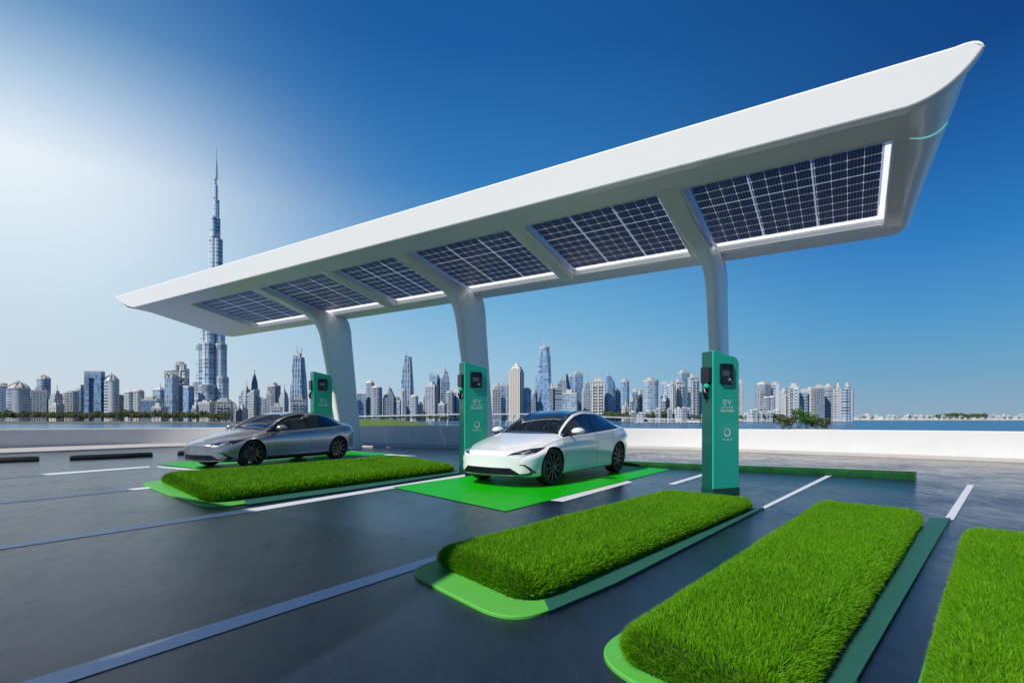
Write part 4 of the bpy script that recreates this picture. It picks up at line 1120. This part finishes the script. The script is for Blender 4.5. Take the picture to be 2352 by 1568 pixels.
        c = MB(); c.box(-sl/2-w_*.06,sl/2-w_*.06,-d_*.10,d_*.2,0,t1); part(c,'recessed_facade',FM['gd'])
        c = MB(); c.box(-w_*.505,w_*.505,-d_*.255,d_*.255,H-1,H+1); part(c,'roof',STEEL)
    elif typ == 'xcrown':
        hb = H2; mb.prism([(p[0],p[1]) for p in octa(w_,d_)], 0, hb); part(mb,'facade',F_)
        c = MB(); e = .9
        for sy in (-1,1):
            yy = sy*d_*.49
            c.tube([(-w_*.49,yy,hb),(0,yy,H*.985),(w_*.49,yy,hb)], e, 5); c.tube([(-w_*.49,yy,H),(0,yy,hb),(w_*.49,yy,H)], e, 5); c.tube([(-w_*.49,yy,H),(w_*.49,yy,H)], e, 5)
            for sx in (-1,1): c.tube([(sx*w_*.49,yy,hb),(sx*w_*.49,yy,H)], e, 5)
        for sx in (-1,1): c.tube([(sx*w_*.49,-d_*.49,H),(sx*w_*.49,d_*.49,H)], e, 5)
        c.box(-w_*.3,w_*.3,-d_*.3,d_*.3,hb,hb+(H-hb)*.6); part(c,'lattice_crown',WALLC)
    elif typ == 'spiky':
        mb.prism([(p[0],p[1]) for p in octa(w_*.62,d_)], 0, H*.95, M=Matrix.Translation((-w_*.19,0,0))); mb.prism([(p[0],p[1]) for p in octa(w_*.38,d_*.8)], 0, H*.87, M=Matrix.Translation((w_*.31,0,0))); part(mb,'facade',F_)
        c = MB()
        for sx in np.linspace(-.48,.45,8): c.tube([(w_*sx,-d_*.45,H*(.95 if sx < .12 else .87)-3),(w_*sx,-d_*.45,H*(.93+.06*math.cos(sx*2.2)))],[1.2,.4],5)
        c.box(-w_*.42,w_*.02,-d_*.3,d_*.3,H*.95,H*.985); part(c,'spiked_crown',WALLC)
        k = MB(); k.box(-w_*.28,-w_*.12,-d_*.5-1.2,-d_*.5+.2,0,H*.93); part(k,'dark_shaft',FM['dk'])
    elif typ == 'deco':
        mb.prism([(p[0],p[1]) for p in octa(W,W*.8,.12)], 0, H2); rings = [octa(W*s,W*.8*s,.2,H2+(H-H2)*t) for t, s in ((0,.96),(.3,.88),(.55,.70),(.8,.46),(1,.18))]
        mb.loft(rings); part(mb,'facade',F_)
        k = MB()
        for i in range(7):
            x = W*(-.42+.84*i/6); k.box(x-.9,x+.9,-W*.4-1,-W*.4+.2,0,H2+(H-H2)*(.55-abs(i-3)*.13))
        part(k,'piers',CREAM); c = MB(); c.box(-W*.1,W*.1,-W*.1,W*.1,H-2,H+1.5); part(c,'roof',CREAM)
    elif typ == 'wtc':
        hs = EYE+(HOR-zy(z,430))*Y/FPX-GZ
        mb.loft([octa(W*.92,W*.8,.04,0),octa(W*.86,W*.78,.10,H*.55),octa(W*.80,W*.74,.22,H*.9),octa(W*.68,W*.66,.24,H*.97),octa(W*.66,W*.62,.24,H)], M=Matrix.Translation((W*.06,0,0))); part(mb,'facade',F_)
        c = MB(); c.box(-W*.5,-W*.2,-W*.3,W*.3,0,hs); part(c,'side_wing',FM['gl'])
        c = MB(); c.lathe([(W*.30,H),(W*.34,H+2),(W*.34,H+4),(W*.1,H+5)],16,M=Matrix.Translation((W*.06,0,0))); part(c,'roof_ring',WALLC)
        c = MB(); Hs = H2-H; c.tube([(W*.06,0,H+2),(W*.06,0,H+Hs*.3),(W*.06,0,H+Hs)],[2.2,1.2,.4],6); part(c,'spire',WALLC)
    elif typ == 'obelisk':
        mb.loft([octa(W,W,.1,0),octa(W,W,.1,H*.6),octa(W*.86,W*.86,.1,H*.8),octa(W*.4,W*.4,.1,H*.94),octa(W*.08,W*.08,.1,H)]); part(mb,'facade',F_)
        c = MB(); c.tube([(0,0,H-1),(0,0,H+6)],.5,5); part(c,'spire',STEEL)
    elif typ == 'lobes':
        for k, (dx, s, hh) in enumerate(((-.3,.42,.94),(0,.5,1.0),(.3,.42,.97))):
            mb.prism([(p[0]+dx*W,p[1]) for p in octa(W*s,W*.5,rnd=.9)], 0, H*hh)
        part(mb,'facade',F_,smooth=40)
        c = MB(); c.prism([(p[0],p[1]) for p in octa(W*.3,W*.3,rnd=1)], H, H+6); part(c,'roof',WALLC)
    setp(root, label, 'skyscraper' if H > 95 else 'tower block', 'buildings of the skyline across the water')
    return root
T_ = tower
L2 = [
 (0-20,75,512,0,'box','gd','dark glass block cut by the left edge of the photo'),
 (88,243,465,0,'lantern','gs','round banded tower with a ribbed pointed cap, second tower from the left edge',545),
 (245,297,620,1,'oct','bg','small pinkish beige block wedged between the ribbed-cap tower and the grey block'),
 (298,435,560,0,'box','gg','broad pale grey grid block in front of the tower with the rounded lantern top'),
 (345,440,412,1,'lantern','gl','slender tower with rounded lantern top rising behind the broad grey block',462),
 (440,572,590,0,'step','wg','stepped white block right of the lantern-top tower'),
 (470,560,690,-.6,'box','bg','low brownish block in front of the stepped white block'),
 (575,700,565,0,'oct','bg','pinkish grid block left of the wide blue tower with the tall slot'),
 (688,775,535,.6,'bal','gl','pale blue balconied block touching the left side of the slotted blue tower'),
 (773,925,395,0,'portal','gb','wide blue glass tower with a tall dark slot down its middle'),
 (915,948,555,1,'box','gl','narrow pale glass slab right of the slotted blue tower'),
 (945,1055,398,0,'pointdome','ws','white banded tower with a pointed onion dome, left part of the skyline',478),
 (1052,1122,600,.4,'oct','bg','small pale block directly right of the onion-domed tower'),
 (1125,1205,560,0,'dome','wg','left half of the pale twin blocks with small domes',580),
 (1200,1285,545,0,'dome','wg','right half of the pale twin blocks with small domes',572),
 (1290,1440,640,0,'box','gd','low wide dark blue office block right of the twin domed blocks'),
 (1385,1487,525,.8,'pyr','gl','pale glass tower with a low pyramid roof behind the dark blue office block',558),
 (1385,1490,705,-.5,'box','pg','low mauve block left of the blue tower with the crossed crown'),
 (1493,1587,387,0,'xcrown','bv','bright blue glass tower with a crossed lattice crown',448),
 (1585,1688,296,.3,'spiky','wg','tall white and dark striped tower with a spiky crown beside the lattice-crowned tower'),
 (1650,1737,525,-.3,'slant','gb','plain blue glass block at the foot of the spiky-crowned tower',530),
 (1700,1768,540,.8,'box','gg','grey block squeezed between the plain blue block and the supertall tower'),
 (2088,2127,700,.3,'box','wg','tiny pale block just right of the foot of the supertall tower'),
 (2123,2220,708,-.4,'step','wg','low white gridded block left of the grey stepped tower'),
 (2150,2262,550,.4,'step','gs','blue grey stepped tower left of the dark obelisk'),
 (2225,2322,600,.1,'slant','gg','grey sloping-roofed block in front of the dark obelisk',560),
 (2262,2307,410,.9,'obelisk','gd','slender dark pointed obelisk tower'),
]
L3 = [
 (118,185,625,.2,'slant','gl','small pale green-roofed block right of the obelisk tower',640),
 (186,245,590,.1,'box','gg','short grey block in front of the twin-pier grey slab'),
 (205,303,515,.6,'box','dk','grey flat-topped slab with vertical piers left of the construction tower'),
 (300,382,575,.2,'step','gg','stepped grey block with a white roof cabin left of the construction tower'),
 (225,330,700,-.6,'bal','wg','low white apartment block above the roof of the grey car'),
 (408,545,265,.6,'taper','bv','tall blue tower under construction with cranes and masts on its top',150),
 (385,555,640,-.3,'bal','wg','wide white gridded block at the foot of the tower with the cranes'),
 (745,800,640,0,'box','wg','pale block glimpsed between the farthest charger and its column'),
 (972,1002,630,.1,'box','gl','narrow pale block right against the farthest canopy column'),
 (995,1087,545,.3,'pyr','gl','pale tower with a small pointed roof right of the farthest column',592),
 (1080,1152,465,.7,'dome','gs','grey round-topped tower behind a darker domed block',500),
 (1125,1222,515,0,'dome','gg','dark grey block with a shallow dome in front of the round-topped tower',540),
 (1226,1330,578,.1,'step','wg','stepped grey white block with a cupola left of the pointed dark sail tower'),
 (1285,1345,545,.8,'slant','gd','dark sail-shaped tower with a pointed top',640),
 (1318,1402,650,.3,'box','gl','hazy pale block right of the dark sail tower'),
 (1390,1447,545,-.2,'oct','pg','grey brown block in front of the left edge of the tall tapering tower'),
 (1395,1508,262,.6,'taper','bv','tall tapering blue tower with a single needle, between the two left columns',182),
 (1475,1547,594,-.1,'dome','gg','small domed grey block in front of the right edge of the tapering tower',620),
 (1545,1592,685,.1,'box','gg','low dark block right of the small domed block'),
 (1588,1628,600,.3,'step','bg','slim beige stepped block left of the slanted blue tower'),
 (1620,1728,515,0,'box','pg','broad grey mauve slab in front of the slanted blue tower'),
 (1650,1737,395,.7,'slant','gb','blue glass tower with a slanted curved top',430),
 (1728,1832,392,.8,'step','gl','tall pale stepped tower left of the middle charger'),
 (1727,1802,680,-.3,'box','dk','low dark block at the foot of the pale stepped tower'),
 (1790,1872,565,.1,'oct','wg','white grey block with a broken roofline left of the middle charger'),
 (1868,1935,560,.3,'box','gs','banded grey block touching the left edge of the middle charger'),
]
L4 = [
 (30,72,590,.2,'box','gd','dark block touching the right edge of the middle charger'),
 (62,160,552,-.1,'box','bg','beige block directly right of the middle charger'),
 (90,160,512,.6,'cyl','wg','pale round block with mast behind the beige block'),
 (150,202,515,.3,'box','gb','blue slab right of the beige block'),
 (198,247,508,.7,'box','gl','pale glass slab left of the beige pointed tower'),
 (243,357,323,0,'deco','bg','beige tower with a stepped pointed crown rising above the white car',400),
 (350,430,530,.3,'dome','gb','blue grey round-topped block right of the beige pointed tower',560),
 (426,482,590,.1,'step','dk','dark stepped block left of the tallest blue tower on the right'),
 (473,606,200,.4,'wtc','gb','very tall blue glass tower with a roof ring and a white mast'),
 (594,634,528,.2,'box','dk','black blue slab right of the very tall blue tower'),
 (632,755,470,.3,'step','gs','blue grey tower with a tan stepped roof'),
 (740,800,415,.9,'slant','bv','pale blue tower with a ridged top behind the tan-roofed tower',440),
 (800,892,407,.6,'box','gb','square-topped blue glass tower in the cluster above the white car'),
 (706,852,585,-.2,'box','gl','low wide pale blue glass block above the roof of the white car'),
 (884,962,492,.3,'step','gg','grey stepped block left of the beige-edged tower'),
 (963,1088,475,0,'bal','bg','beige and grey tower with balconies and a dark roof box'),
 (1083,1183,432,.4,'curve','gb','dark blue curved tower with a small orange-lit mast'),
 (1183,1232,560,.6,'box','gl','pale blue block between the curved tower and the plain blue slab'),
 (1228,1306,473,.5,'cyl','gb','plain blue round-cornered slab right of the curved tower'),
 (1240,1310,690,.1,'step','wg','low white stepped block at the foot of the plain blue slab'),
 (1333,1388,562,.2,'box','gd','narrow dark blue block with a black roof'),
 (1310,1347,625,-.1,'bal','wg','narrow white block left against the dark blue block'),
 (1388,1432,585,.5,'box','dk','dark slab left of the pale oval tower'),
 (1432,1566,468,0,'cyl','gl','wide pale teal oval tower with a dark roof edge'),
 (1590,1650,492,.5,'box','gl','pale glass slab left of the white striped towers'),
 (1598,1642,628,-.2,'bal','wg','low white block in front of the pale glass slab'),
 (1643,1682,498,.3,'pyr','gl','slim pale tower ending in a thin spire',520),
 (1678,1722,495,-.1,'bal','wg','slim white banded tower, left of a pair'),
 (1716,1802,480,0,'bal','wg','wide white grey tower, right of a pair'),
 (1748,1848,400,.8,'box','gb','tall blue glass tower behind the white pair, left of the nearest charger'),
 (1842,1927,440,.4,'bal','gl','white and blue balconied tower close to the nearest charger'),
 (1922,1968,590,.7,'box','gg','hazy block touching the left edge of the nearest charger'),
]
L5 = [
 (70,110,435,.4,'box','bg','hazy beige tower touching the right edge of the nearest charger'),
 (203,335,432,.5,'oct','pg','mauve grey tower with a set-back roof, leftmost of the right-hand cluster'),
 (328,402,448,.4,'box','gs','pale-topped grey tower second in the right-hand cluster'),
 (270,322,545,.0,'dome','gg','short round-capped tower, left of a small pair in the right-hand cluster',558),
 (318,362,540,.0,'dome','gg','short round-capped tower, right of a small pair in the right-hand cluster',553),
 (412,472,500,.2,'bal','wg','lilac white balconied block left of the white banded block'),
 (468,557,465,.0,'bal','ws','white block with strong dark bands and a raised cap, right-hand cluster'),
 (557,622,505,.2,'bal','gb','blue and white banded block in the middle of the right-hand cluster'),
 (620,685,485,.1,'box','bg','peach coloured slab right of the blue and white block'),
 (680,752,470,.0,'box','dk','dark grey slab next to the peach slab'),
 (743,842,465,.3,'cyl','gs','grey blue round-cornered tower right of the dark grey slab'),
 (832,908,472,-.1,'lobes','wg','cream ribbed tower with a white roof drum'),
 (898,990,472,-.3,'lobes','gs','dark ribbed tower at the right end of the skyline'),
]
for z, L in ((2,L2),(3,L3),(4,L4),(5,L5)):
    for row in L:
        x0, x1, y, ly, ty, m, lb = row[:7]; y2 = row[7] if len(row) > 7 else None
        if ty == 'wtc': y2 = 85
        tower(z, x0, x1, y, ly, ty, m, lb, y2)

# the supertall: three-lobed setbacks
def supertall():
    Y = 745; s = Y/FPX
    def X(px): return ((px/2.24+420)/1.0629-1176)*s
    def Zh(py): return EYE+(HOR-(340+py/2.24)/1.0629)*s-GZ
    cx = X(238); root = empty('supertall_tower', (cx, Y, GZ))
    lob = [ # (left px, right px, top py, depth offset)
      (117,182,1425,-6),(262,330,1425,-6),(180,264,1425,-14),
      (130,186,1325,-4),(258,313,1300,-4),(180,262,1345,-12),
      (143,196,1120,-2),(246,299,1120,-2),(192,250,1120,-9),
      (162,206,900,0),(243,286,930,0),(200,248,860,-6),
      (180,214,760,2),(240,274,800,2),(200,236,545,1),(228,269,545,2),(212,246,427,0),(236,258,430,2),(224,242,318,1),(236,253,330,2),(228,246,250,1),(230,241,208,1)]
    mb = MB()
    for l, r, t, dy in lob:
        a, b = X(l)-cx, X(r)-cx; w_ = b-a; hh = Zh(t)
        mb.prism([((a+b)/2+p[0], p[1]+dy) for p in octa(w_, w_*1.1, rnd=.85, n=24)], 0, hh)
    mb.build('facade', FM['bj'], root, smooth=35)
    bandm = mat('steel_band', (.32,.36,.40), .4, metal=.1)
    for l, r, t, dy in lob[3:8]:
        k = MB(); a, b = X(l)-cx, X(r)-cx; w_ = b-a; hh = Zh(t)
        k.prism([((a+b)/2+p[0], p[1]+dy) for p in octa(w_*1.03, w_*1.13, rnd=.85, n=24)], hh-9, hh-2)
        k.build('mechanical_band', bandm, root, smooth=35)
    k = MB()
    for l, r, t, dy in lob[3:14]:
        a, b = X(l)-cx, X(r)-cx; w_ = b-a; hh = Zh(t)
        for i in range(5):
            an = R(200+i*35); k.tube([((a+b)/2+w_*.51*math.cos(an), w_*.56*math.sin(an)+dy, 0),((a+b)/2+w_*.51*math.cos(an), w_*.56*math.sin(an)+dy, hh)], .45, 4)
    k.build('steel_fins', STEEL, root)
    k = MB(); xs = X(239.5)-cx; k.tube([(xs,1,Zh(215)),(xs,1,Zh(130)),(xs,1,Zh(128)),(xs,1,Zh(45))],[2.0,1.5,.9,.35],8); k.build('spire', STEEL, root)
    setp(root, 'supertall stepped steel and glass tower with a needle spire, rising behind the canopy', 'skyscraper')
supertall()
# podium buildings of the supertall
for a in ((2,1733,1800,690,-.7,'bal','wg','white podium block at the left foot of the supertall tower'),
          (2,1800,1935,665,-.6,'box','gg','grey podium block at the middle foot of the supertall tower'),
          (2,1940,2087,655,-.7,'bal','wg','white gridded podium block at the right foot of the supertall tower')):
    tower(*a)

# low waterside houses
hr = random.Random(5); M['hw'] = mat('house_white', (.66,.64,.60), .8); M['hd'] = mat('house_window', (.05,.07,.1), .2)
def house(px, w_px, yt, Y, lb, wallm=None):
    X0 = (px-1176)/FPX*Y; W = w_px/FPX*Y; H = EYE+(HOR-yt)*Y/FPX-GZ; d = W*.7
    root = empty('waterside_house', (X0, Y, GZ), R(hr.uniform(-20,20)))
    mb = MB(); mb.box(-W/2,W/2,-d/2,d/2,0,H); mb.build('walls', FM['wg'], root)
    mb = MB(); mb.box(-W*.1,W*.35,-d*.35,d*.35,H,H+1.6); mb.build('roof_hut', M['hw'], root)
    setp(root, lb, 'house', 'low waterside houses')
ORD = ['leftmost','second from the left','third from the left','fourth from the left','fifth from the left','sixth from the left','seventh from the left','second from the right','rightmost']
hx = [1475,1492,1508,1532,1560,1578,1592,1603,1640]
for i, p in enumerate(hx):
    house(p-30+8, hr.uniform(9,17), hr.uniform(935,950), 672+hr.uniform(0,10), ORD[i]+' of the small white houses below the pale oval tower')
for i, p in enumerate((1712,1722,1735,1747,1765,1782)):
    house(p, hr.uniform(8,15), hr.uniform(940,952), 668+hr.uniform(0,12), (ORD[i] if i < 5 else 'rightmost')+' of the small pale houses right of the nearest charger')
for i in range(34):
    p = 1935+i*12.8+hr.uniform(-4,4)
    house(p, hr.uniform(5,12), hr.uniform(951,957.5), 1130+hr.uniform(0,120), 'tiny white villa on the flat far shore at the right')

# ------------------------------------------------------------------ trees
def leaf_crown(nm, rx, rz, zc, nclump, leaves, lw, m, parent, seed):
    rg = np.random.default_rng(seed); pos = []; tint = []
    for k in range(nclump):
        th = rg.uniform(0,2*math.pi); ph = math.acos(rg.uniform(-.75,1)); rr = rg.uniform(.45,1.0)
        c = np.array([rx*rr*math.sin(ph)*math.cos(th), rx*rr*math.sin(ph)*math.sin(th), zc+rz*rr*math.cos(ph)]); cr = rx*rg.uniform(.22,.40); tb = rg.uniform(.2,.8)
        q = rg.normal(0,1,(leaves,3)); q /= np.linalg.norm(q,axis=1)[:,None]; q *= (rg.uniform(.4,1,leaves)**.5*cr)[:,None]
        pos.append(c+q); tint.append(np.clip(tb+rg.normal(0,.15,leaves),0,1))
    pos = np.concatenate(pos); n = len(pos); tint = np.concatenate(tint)
    a = rg.normal(0,1,(n,3)); a /= np.linalg.norm(a,axis=1)[:,None]; b = np.cross(a, rg.normal(0,1,(n,3))); b /= np.linalg.norm(b,axis=1)[:,None]
    s = lw*rg.uniform(.6,1.3,n)[:,None]
    v = np.stack([pos-a*s, pos-b*s*.6, pos+a*s, pos+b*s*.6],1).reshape(-1,3)
    me = bpy.data.meshes.new(nm); me.from_pydata(v.tolist(), [], (np.arange(n*4).reshape(-1,4)).tolist())
    at = me.attributes.new('tint','FLOAT','POINT'); at.data.foreach_set('value', np.repeat(tint,4).astype(np.float32)); me.materials.append(m)
    o = bpy.data.objects.new(nm, me); COL.objects.link(o); o.parent = parent; return o
def make_tree(seed, h, rx):
    rg = random.Random(seed); root = empty('broadleaf_tree'); mb = MB(); th = h*.42
    mb.tube([(0,0,0),(.1,.05,th*.5),(0,.1,th)],[h*.03,h*.024,h*.018],7)
    for k in range(5):
        a = 2*math.pi*k/5+rg.uniform(-.3,.3); mb.tube([(0,.1,th*.9),(rx*.4*math.cos(a),rx*.4*math.sin(a),th+h*.15),(rx*.7*math.cos(a),rx*.7*math.sin(a),th+h*.28)],[h*.014,h*.009,h*.004],5)
    mb.build('trunk', M['bark'], root, smooth=60)
    leaf_crown('crown', rx, h*.30, h*.66, 16, 26, rx*.14, M['leaf'], root, seed)
    return root
protos = [make_tree(s, 9.0, r) for s, r in ((1,3.6),(2,4.4),(3,3.9))]
TL = []
tr = random.Random(3)
def trees(px0, px1, step, Y, lb, grp, smin=.8, smax=1.3, z=GZ, rows=1, cat='tree'):
    p = px0
    while p < px1:
        for r_ in range(rows): TL.append((p+tr.uniform(-2,2), Y+r_*12+tr.uniform(-3,3), tr.uniform(smin,smax), lb, grp, z))
        p += step*tr.uniform(.75,1.3)
trees(-20, 520, 6.6, 668, 'dark green shoreline tree in the belt below the left half of the skyline', 'shoreline trees on the left', 1.2, 1.65)
trees(1395, 1530, 7.5, 680, 'green shoreline tree behind the tail of the white car', 'shoreline trees behind the white car', 1.0, 1.7, rows=2)
trees(1535, 1615, 9, 684, 'dark tree among the white houses left of the nearest charger', 'trees among the waterside houses', .8, 1.3)
trees(1705, 1800, 9, 676, 'dark tree below the mauve tower right of the nearest charger', 'trees right of the nearest charger', .9, 1.4)
trees(2155, 2268, 5.5, 1190, 'tree in the dark flat-topped grove on the far shore', 'grove on the far shore', 1.45, 1.75)
trees(1940, 2350, 17, 1165, 'small scattered tree between the villas of the far shore', 'scattered far shore trees', .6, 1.0)
trees(825, 1055, 12, 700, 'hazy tree at the foot of the skyline above the grass mound', 'trees above the grass mound', .7, 1.1)
used = [False]*3
for p, Y, s, lb, grp, z in TL:
    k = tr.randrange(3)
    o = protos[k] if not used[k] else copy_tree(protos[k]); used[k] = True
    o.location = ((p-1176)/FPX*Y, Y, z); o.rotation_euler = (0,0,tr.uniform(0,6.28)); o.scale = (s,s,s*tr.uniform(.85,1.15))
    setp(o, lb, 'tree', grp)

# island with shrubs at the right, in front of the towers
def island():
    Y = 230; sc = Y/FPX
    mb = MB(); rings = []
    cxp = 1862; X0 = (cxp-1176)*sc
    for z, s in ((WZ-1,1.15),(WZ+.8,1.05),(WZ+1.8,.9),(WZ+2.2,.6)):
        rings.append([(X0+13*s*math.cos(a)*(1+.1*math.sin(3*a+z)), Y+6*s*math.sin(a)*(1+.12*math.cos(4*a)), z) for a in np.linspace(0,2*math.pi,37)[:-1]])
    mb.loft(rings); o = mb.build('island_ground', mat('island_rock', (.33,.30,.26), .9, noise=(.5,.7,(.18,.17,.14)), bump=(1,.6,.3)), smooth=50); setp(o, kind='structure')
    spec = [(1795,7,'leaf','brown green bush at the left end of the rocky islet',4.2),(1812,8,'leaf','grey green bush second from the left on the islet',4.0),(1832,11,'bush','brightest tall green bush in the middle left of the islet',5.6),(1851,10,'bush','dense bright green bush in the middle of the islet',5.2),(1872,7.5,'leaf','dull green bush right of the middle of the islet',4.6),(1890,6,'leaf','dark low bush at the right end of the islet',4.0)]
    for i, (px, hgt, mm, lb, rx) in enumerate(spec):
        r_ = empty('island_bush', ((px-1176)*sc, Y-1, WZ+1.4)); 
        st = MB()
        for k in range(6):
            a = k*1.05; st.tube([(0,0,0),(rx*.2*math.cos(a),rx*.2*math.sin(a),hgt*.3),(rx*.45*math.cos(a),rx*.45*math.sin(a),hgt*.6)],[.16,.1,.04],5)
        st.build('stems', M['bark'], r_)
        leaf_crown('foliage', rx*.62, hgt*.38, hgt*.52, 22, 60, .32, M[mm], r_, 40+i); setp(r_, lb, 'bush', 'bushes on the rocky islet')
island()

# grass mound behind the wall, elevated road and pier
def mound():
    Y = 60; sc = Y/FPX; mb = MB(); rings = []
    x0, x1 = (640-1176)*sc, (1040-1176)*sc; cx, hw = (x0+x1)/2-1, (x1-x0)/2+1
    nx, ny = 40, 14; vs = []
    for j in range(ny):
        for i in range(nx):
            u = i/(nx-1); v = j/(ny-1); px = 560+u*480
            top = np.interp(px,[560,640,820,900,950,1000,1040],[1.0,1.1,1.12,1.0,.72,.2,-.6])
            e = math.sin(math.pi*min(1,max(0,v)))**.7
            vs.append(((px-1176)*sc, Y-10+v*24, WZ-1+(top-WZ+1)*e if 0 < j < ny-1 else WZ-1))
    fs = [(j*nx+i,j*nx+i+1,(j+1)*nx+i+1,(j+1)*nx+i) for j in range(ny-1) for i in range(nx-1)]
    mb.add(vs, fs); o = mb.build('grass_mound', mat('mown_grass', (.08,.14,.025), .9, noise=(.4,.6,(.11,.17,.04)), bump=(3,.4,.05)), smooth=70); setp(o, kind='structure')
mound()
def viaduct():
    Y = 420; sc = Y/FPX; root = empty('elevated_road', ((1000-1176)*sc, Y, WZ)); X0 = (1000-1176)*sc
    top = lambda px: EYE+(HOR-np.interp(px,[780,820,1060,1240,1300,1500,1700],[957,954.5,949.5,949,952,960,966]))*sc-WZ
    rings = []
    for px in np.linspace(780,1560,40):
        x = (px-1176)*sc-X0; z = top(px); rings.append([(x,-3,z-.9),(x,3,z-.9),(x,3,z),(x,-3,z)])
    mb = MB(); mb.loft(rings); mb.build('road_deck', M['concrete'], root)
    for px in list(range(1095,1200,14))+list(range(830,1060,40)):
        x = (px-1176)*sc-X0; z = top(px)-.9
        if z < 1: continue
        mb = MB(); mb.tube([(x-1.2,0,0),(x,0,z*.6),(x+1.4,0,z)],[.35,.35,.35],6); mb.build('strut', M['concrete'], root)
    setp(root, 'thin white elevated road crossing the water behind the parapet', 'bridge')
viaduct()
def pier():
    Y = 560; sc = Y/FPX; X0 = (1520-1176)*sc; root = empty('jetty', (X0, Y, WZ))
    mb = MB(); mb.box(-62*sc*1.0, 95*sc, -3, 3, 1.2, 1.8); mb.build('deck', M['concrete'], root)
    mb = MB()
    for k in range(-6,10):
        mb = MB(); mb.box(k*10*sc-.3,k*10*sc+.3,-2.5,2.5,-1,1.2); mb.build('pile', M['hw'], root)
    mb = MB(); mb.box(60*sc,86*sc,-2,2,1.8,4.4); mb.box(58*sc,88*sc,-2.6,2.6,4.4,4.8); mb.build('kiosk', M['hw'], root)
    setp(root, 'low white jetty with a small kiosk on the water right of the white car', 'jetty')
pier()
# thin mooring-like post at the wall
x, y = G(1728,1034); o = empty('slim_post', (x, y, 0)); top = EYE-(968-HOR)*y/FPX
SP = mat('post_metal', (.30,.33,.27), .5, metal=.3)
mb = MB(); mb.tube([(-.02,0,0),(-.03,0,.5),(-.07,0,top)],[.012,.010,.006],6); mb.tube([(.06,0,0),(.07,0,.45),(.10,0,top*.8)],[.012,.010,.006],6); mb.build('rod', SP, o)
mb = MB(); mb.tube([(-.07,0,top*.82),(.02,0,.18),(.10,0,top*.8)],.006,6); mb.build('cross_wire', SP, o)
mb = MB(); mb.lathe([(.035,0),(.04,.02),(.03,.16),(.012,.18)],12,M=Matrix.Translation((.02,0,0))); mb.build('base_socket', SP, o, smooth=40)
setp(o, 'slim wire post at the foot of the white wall, right of the nearest charger', 'post')
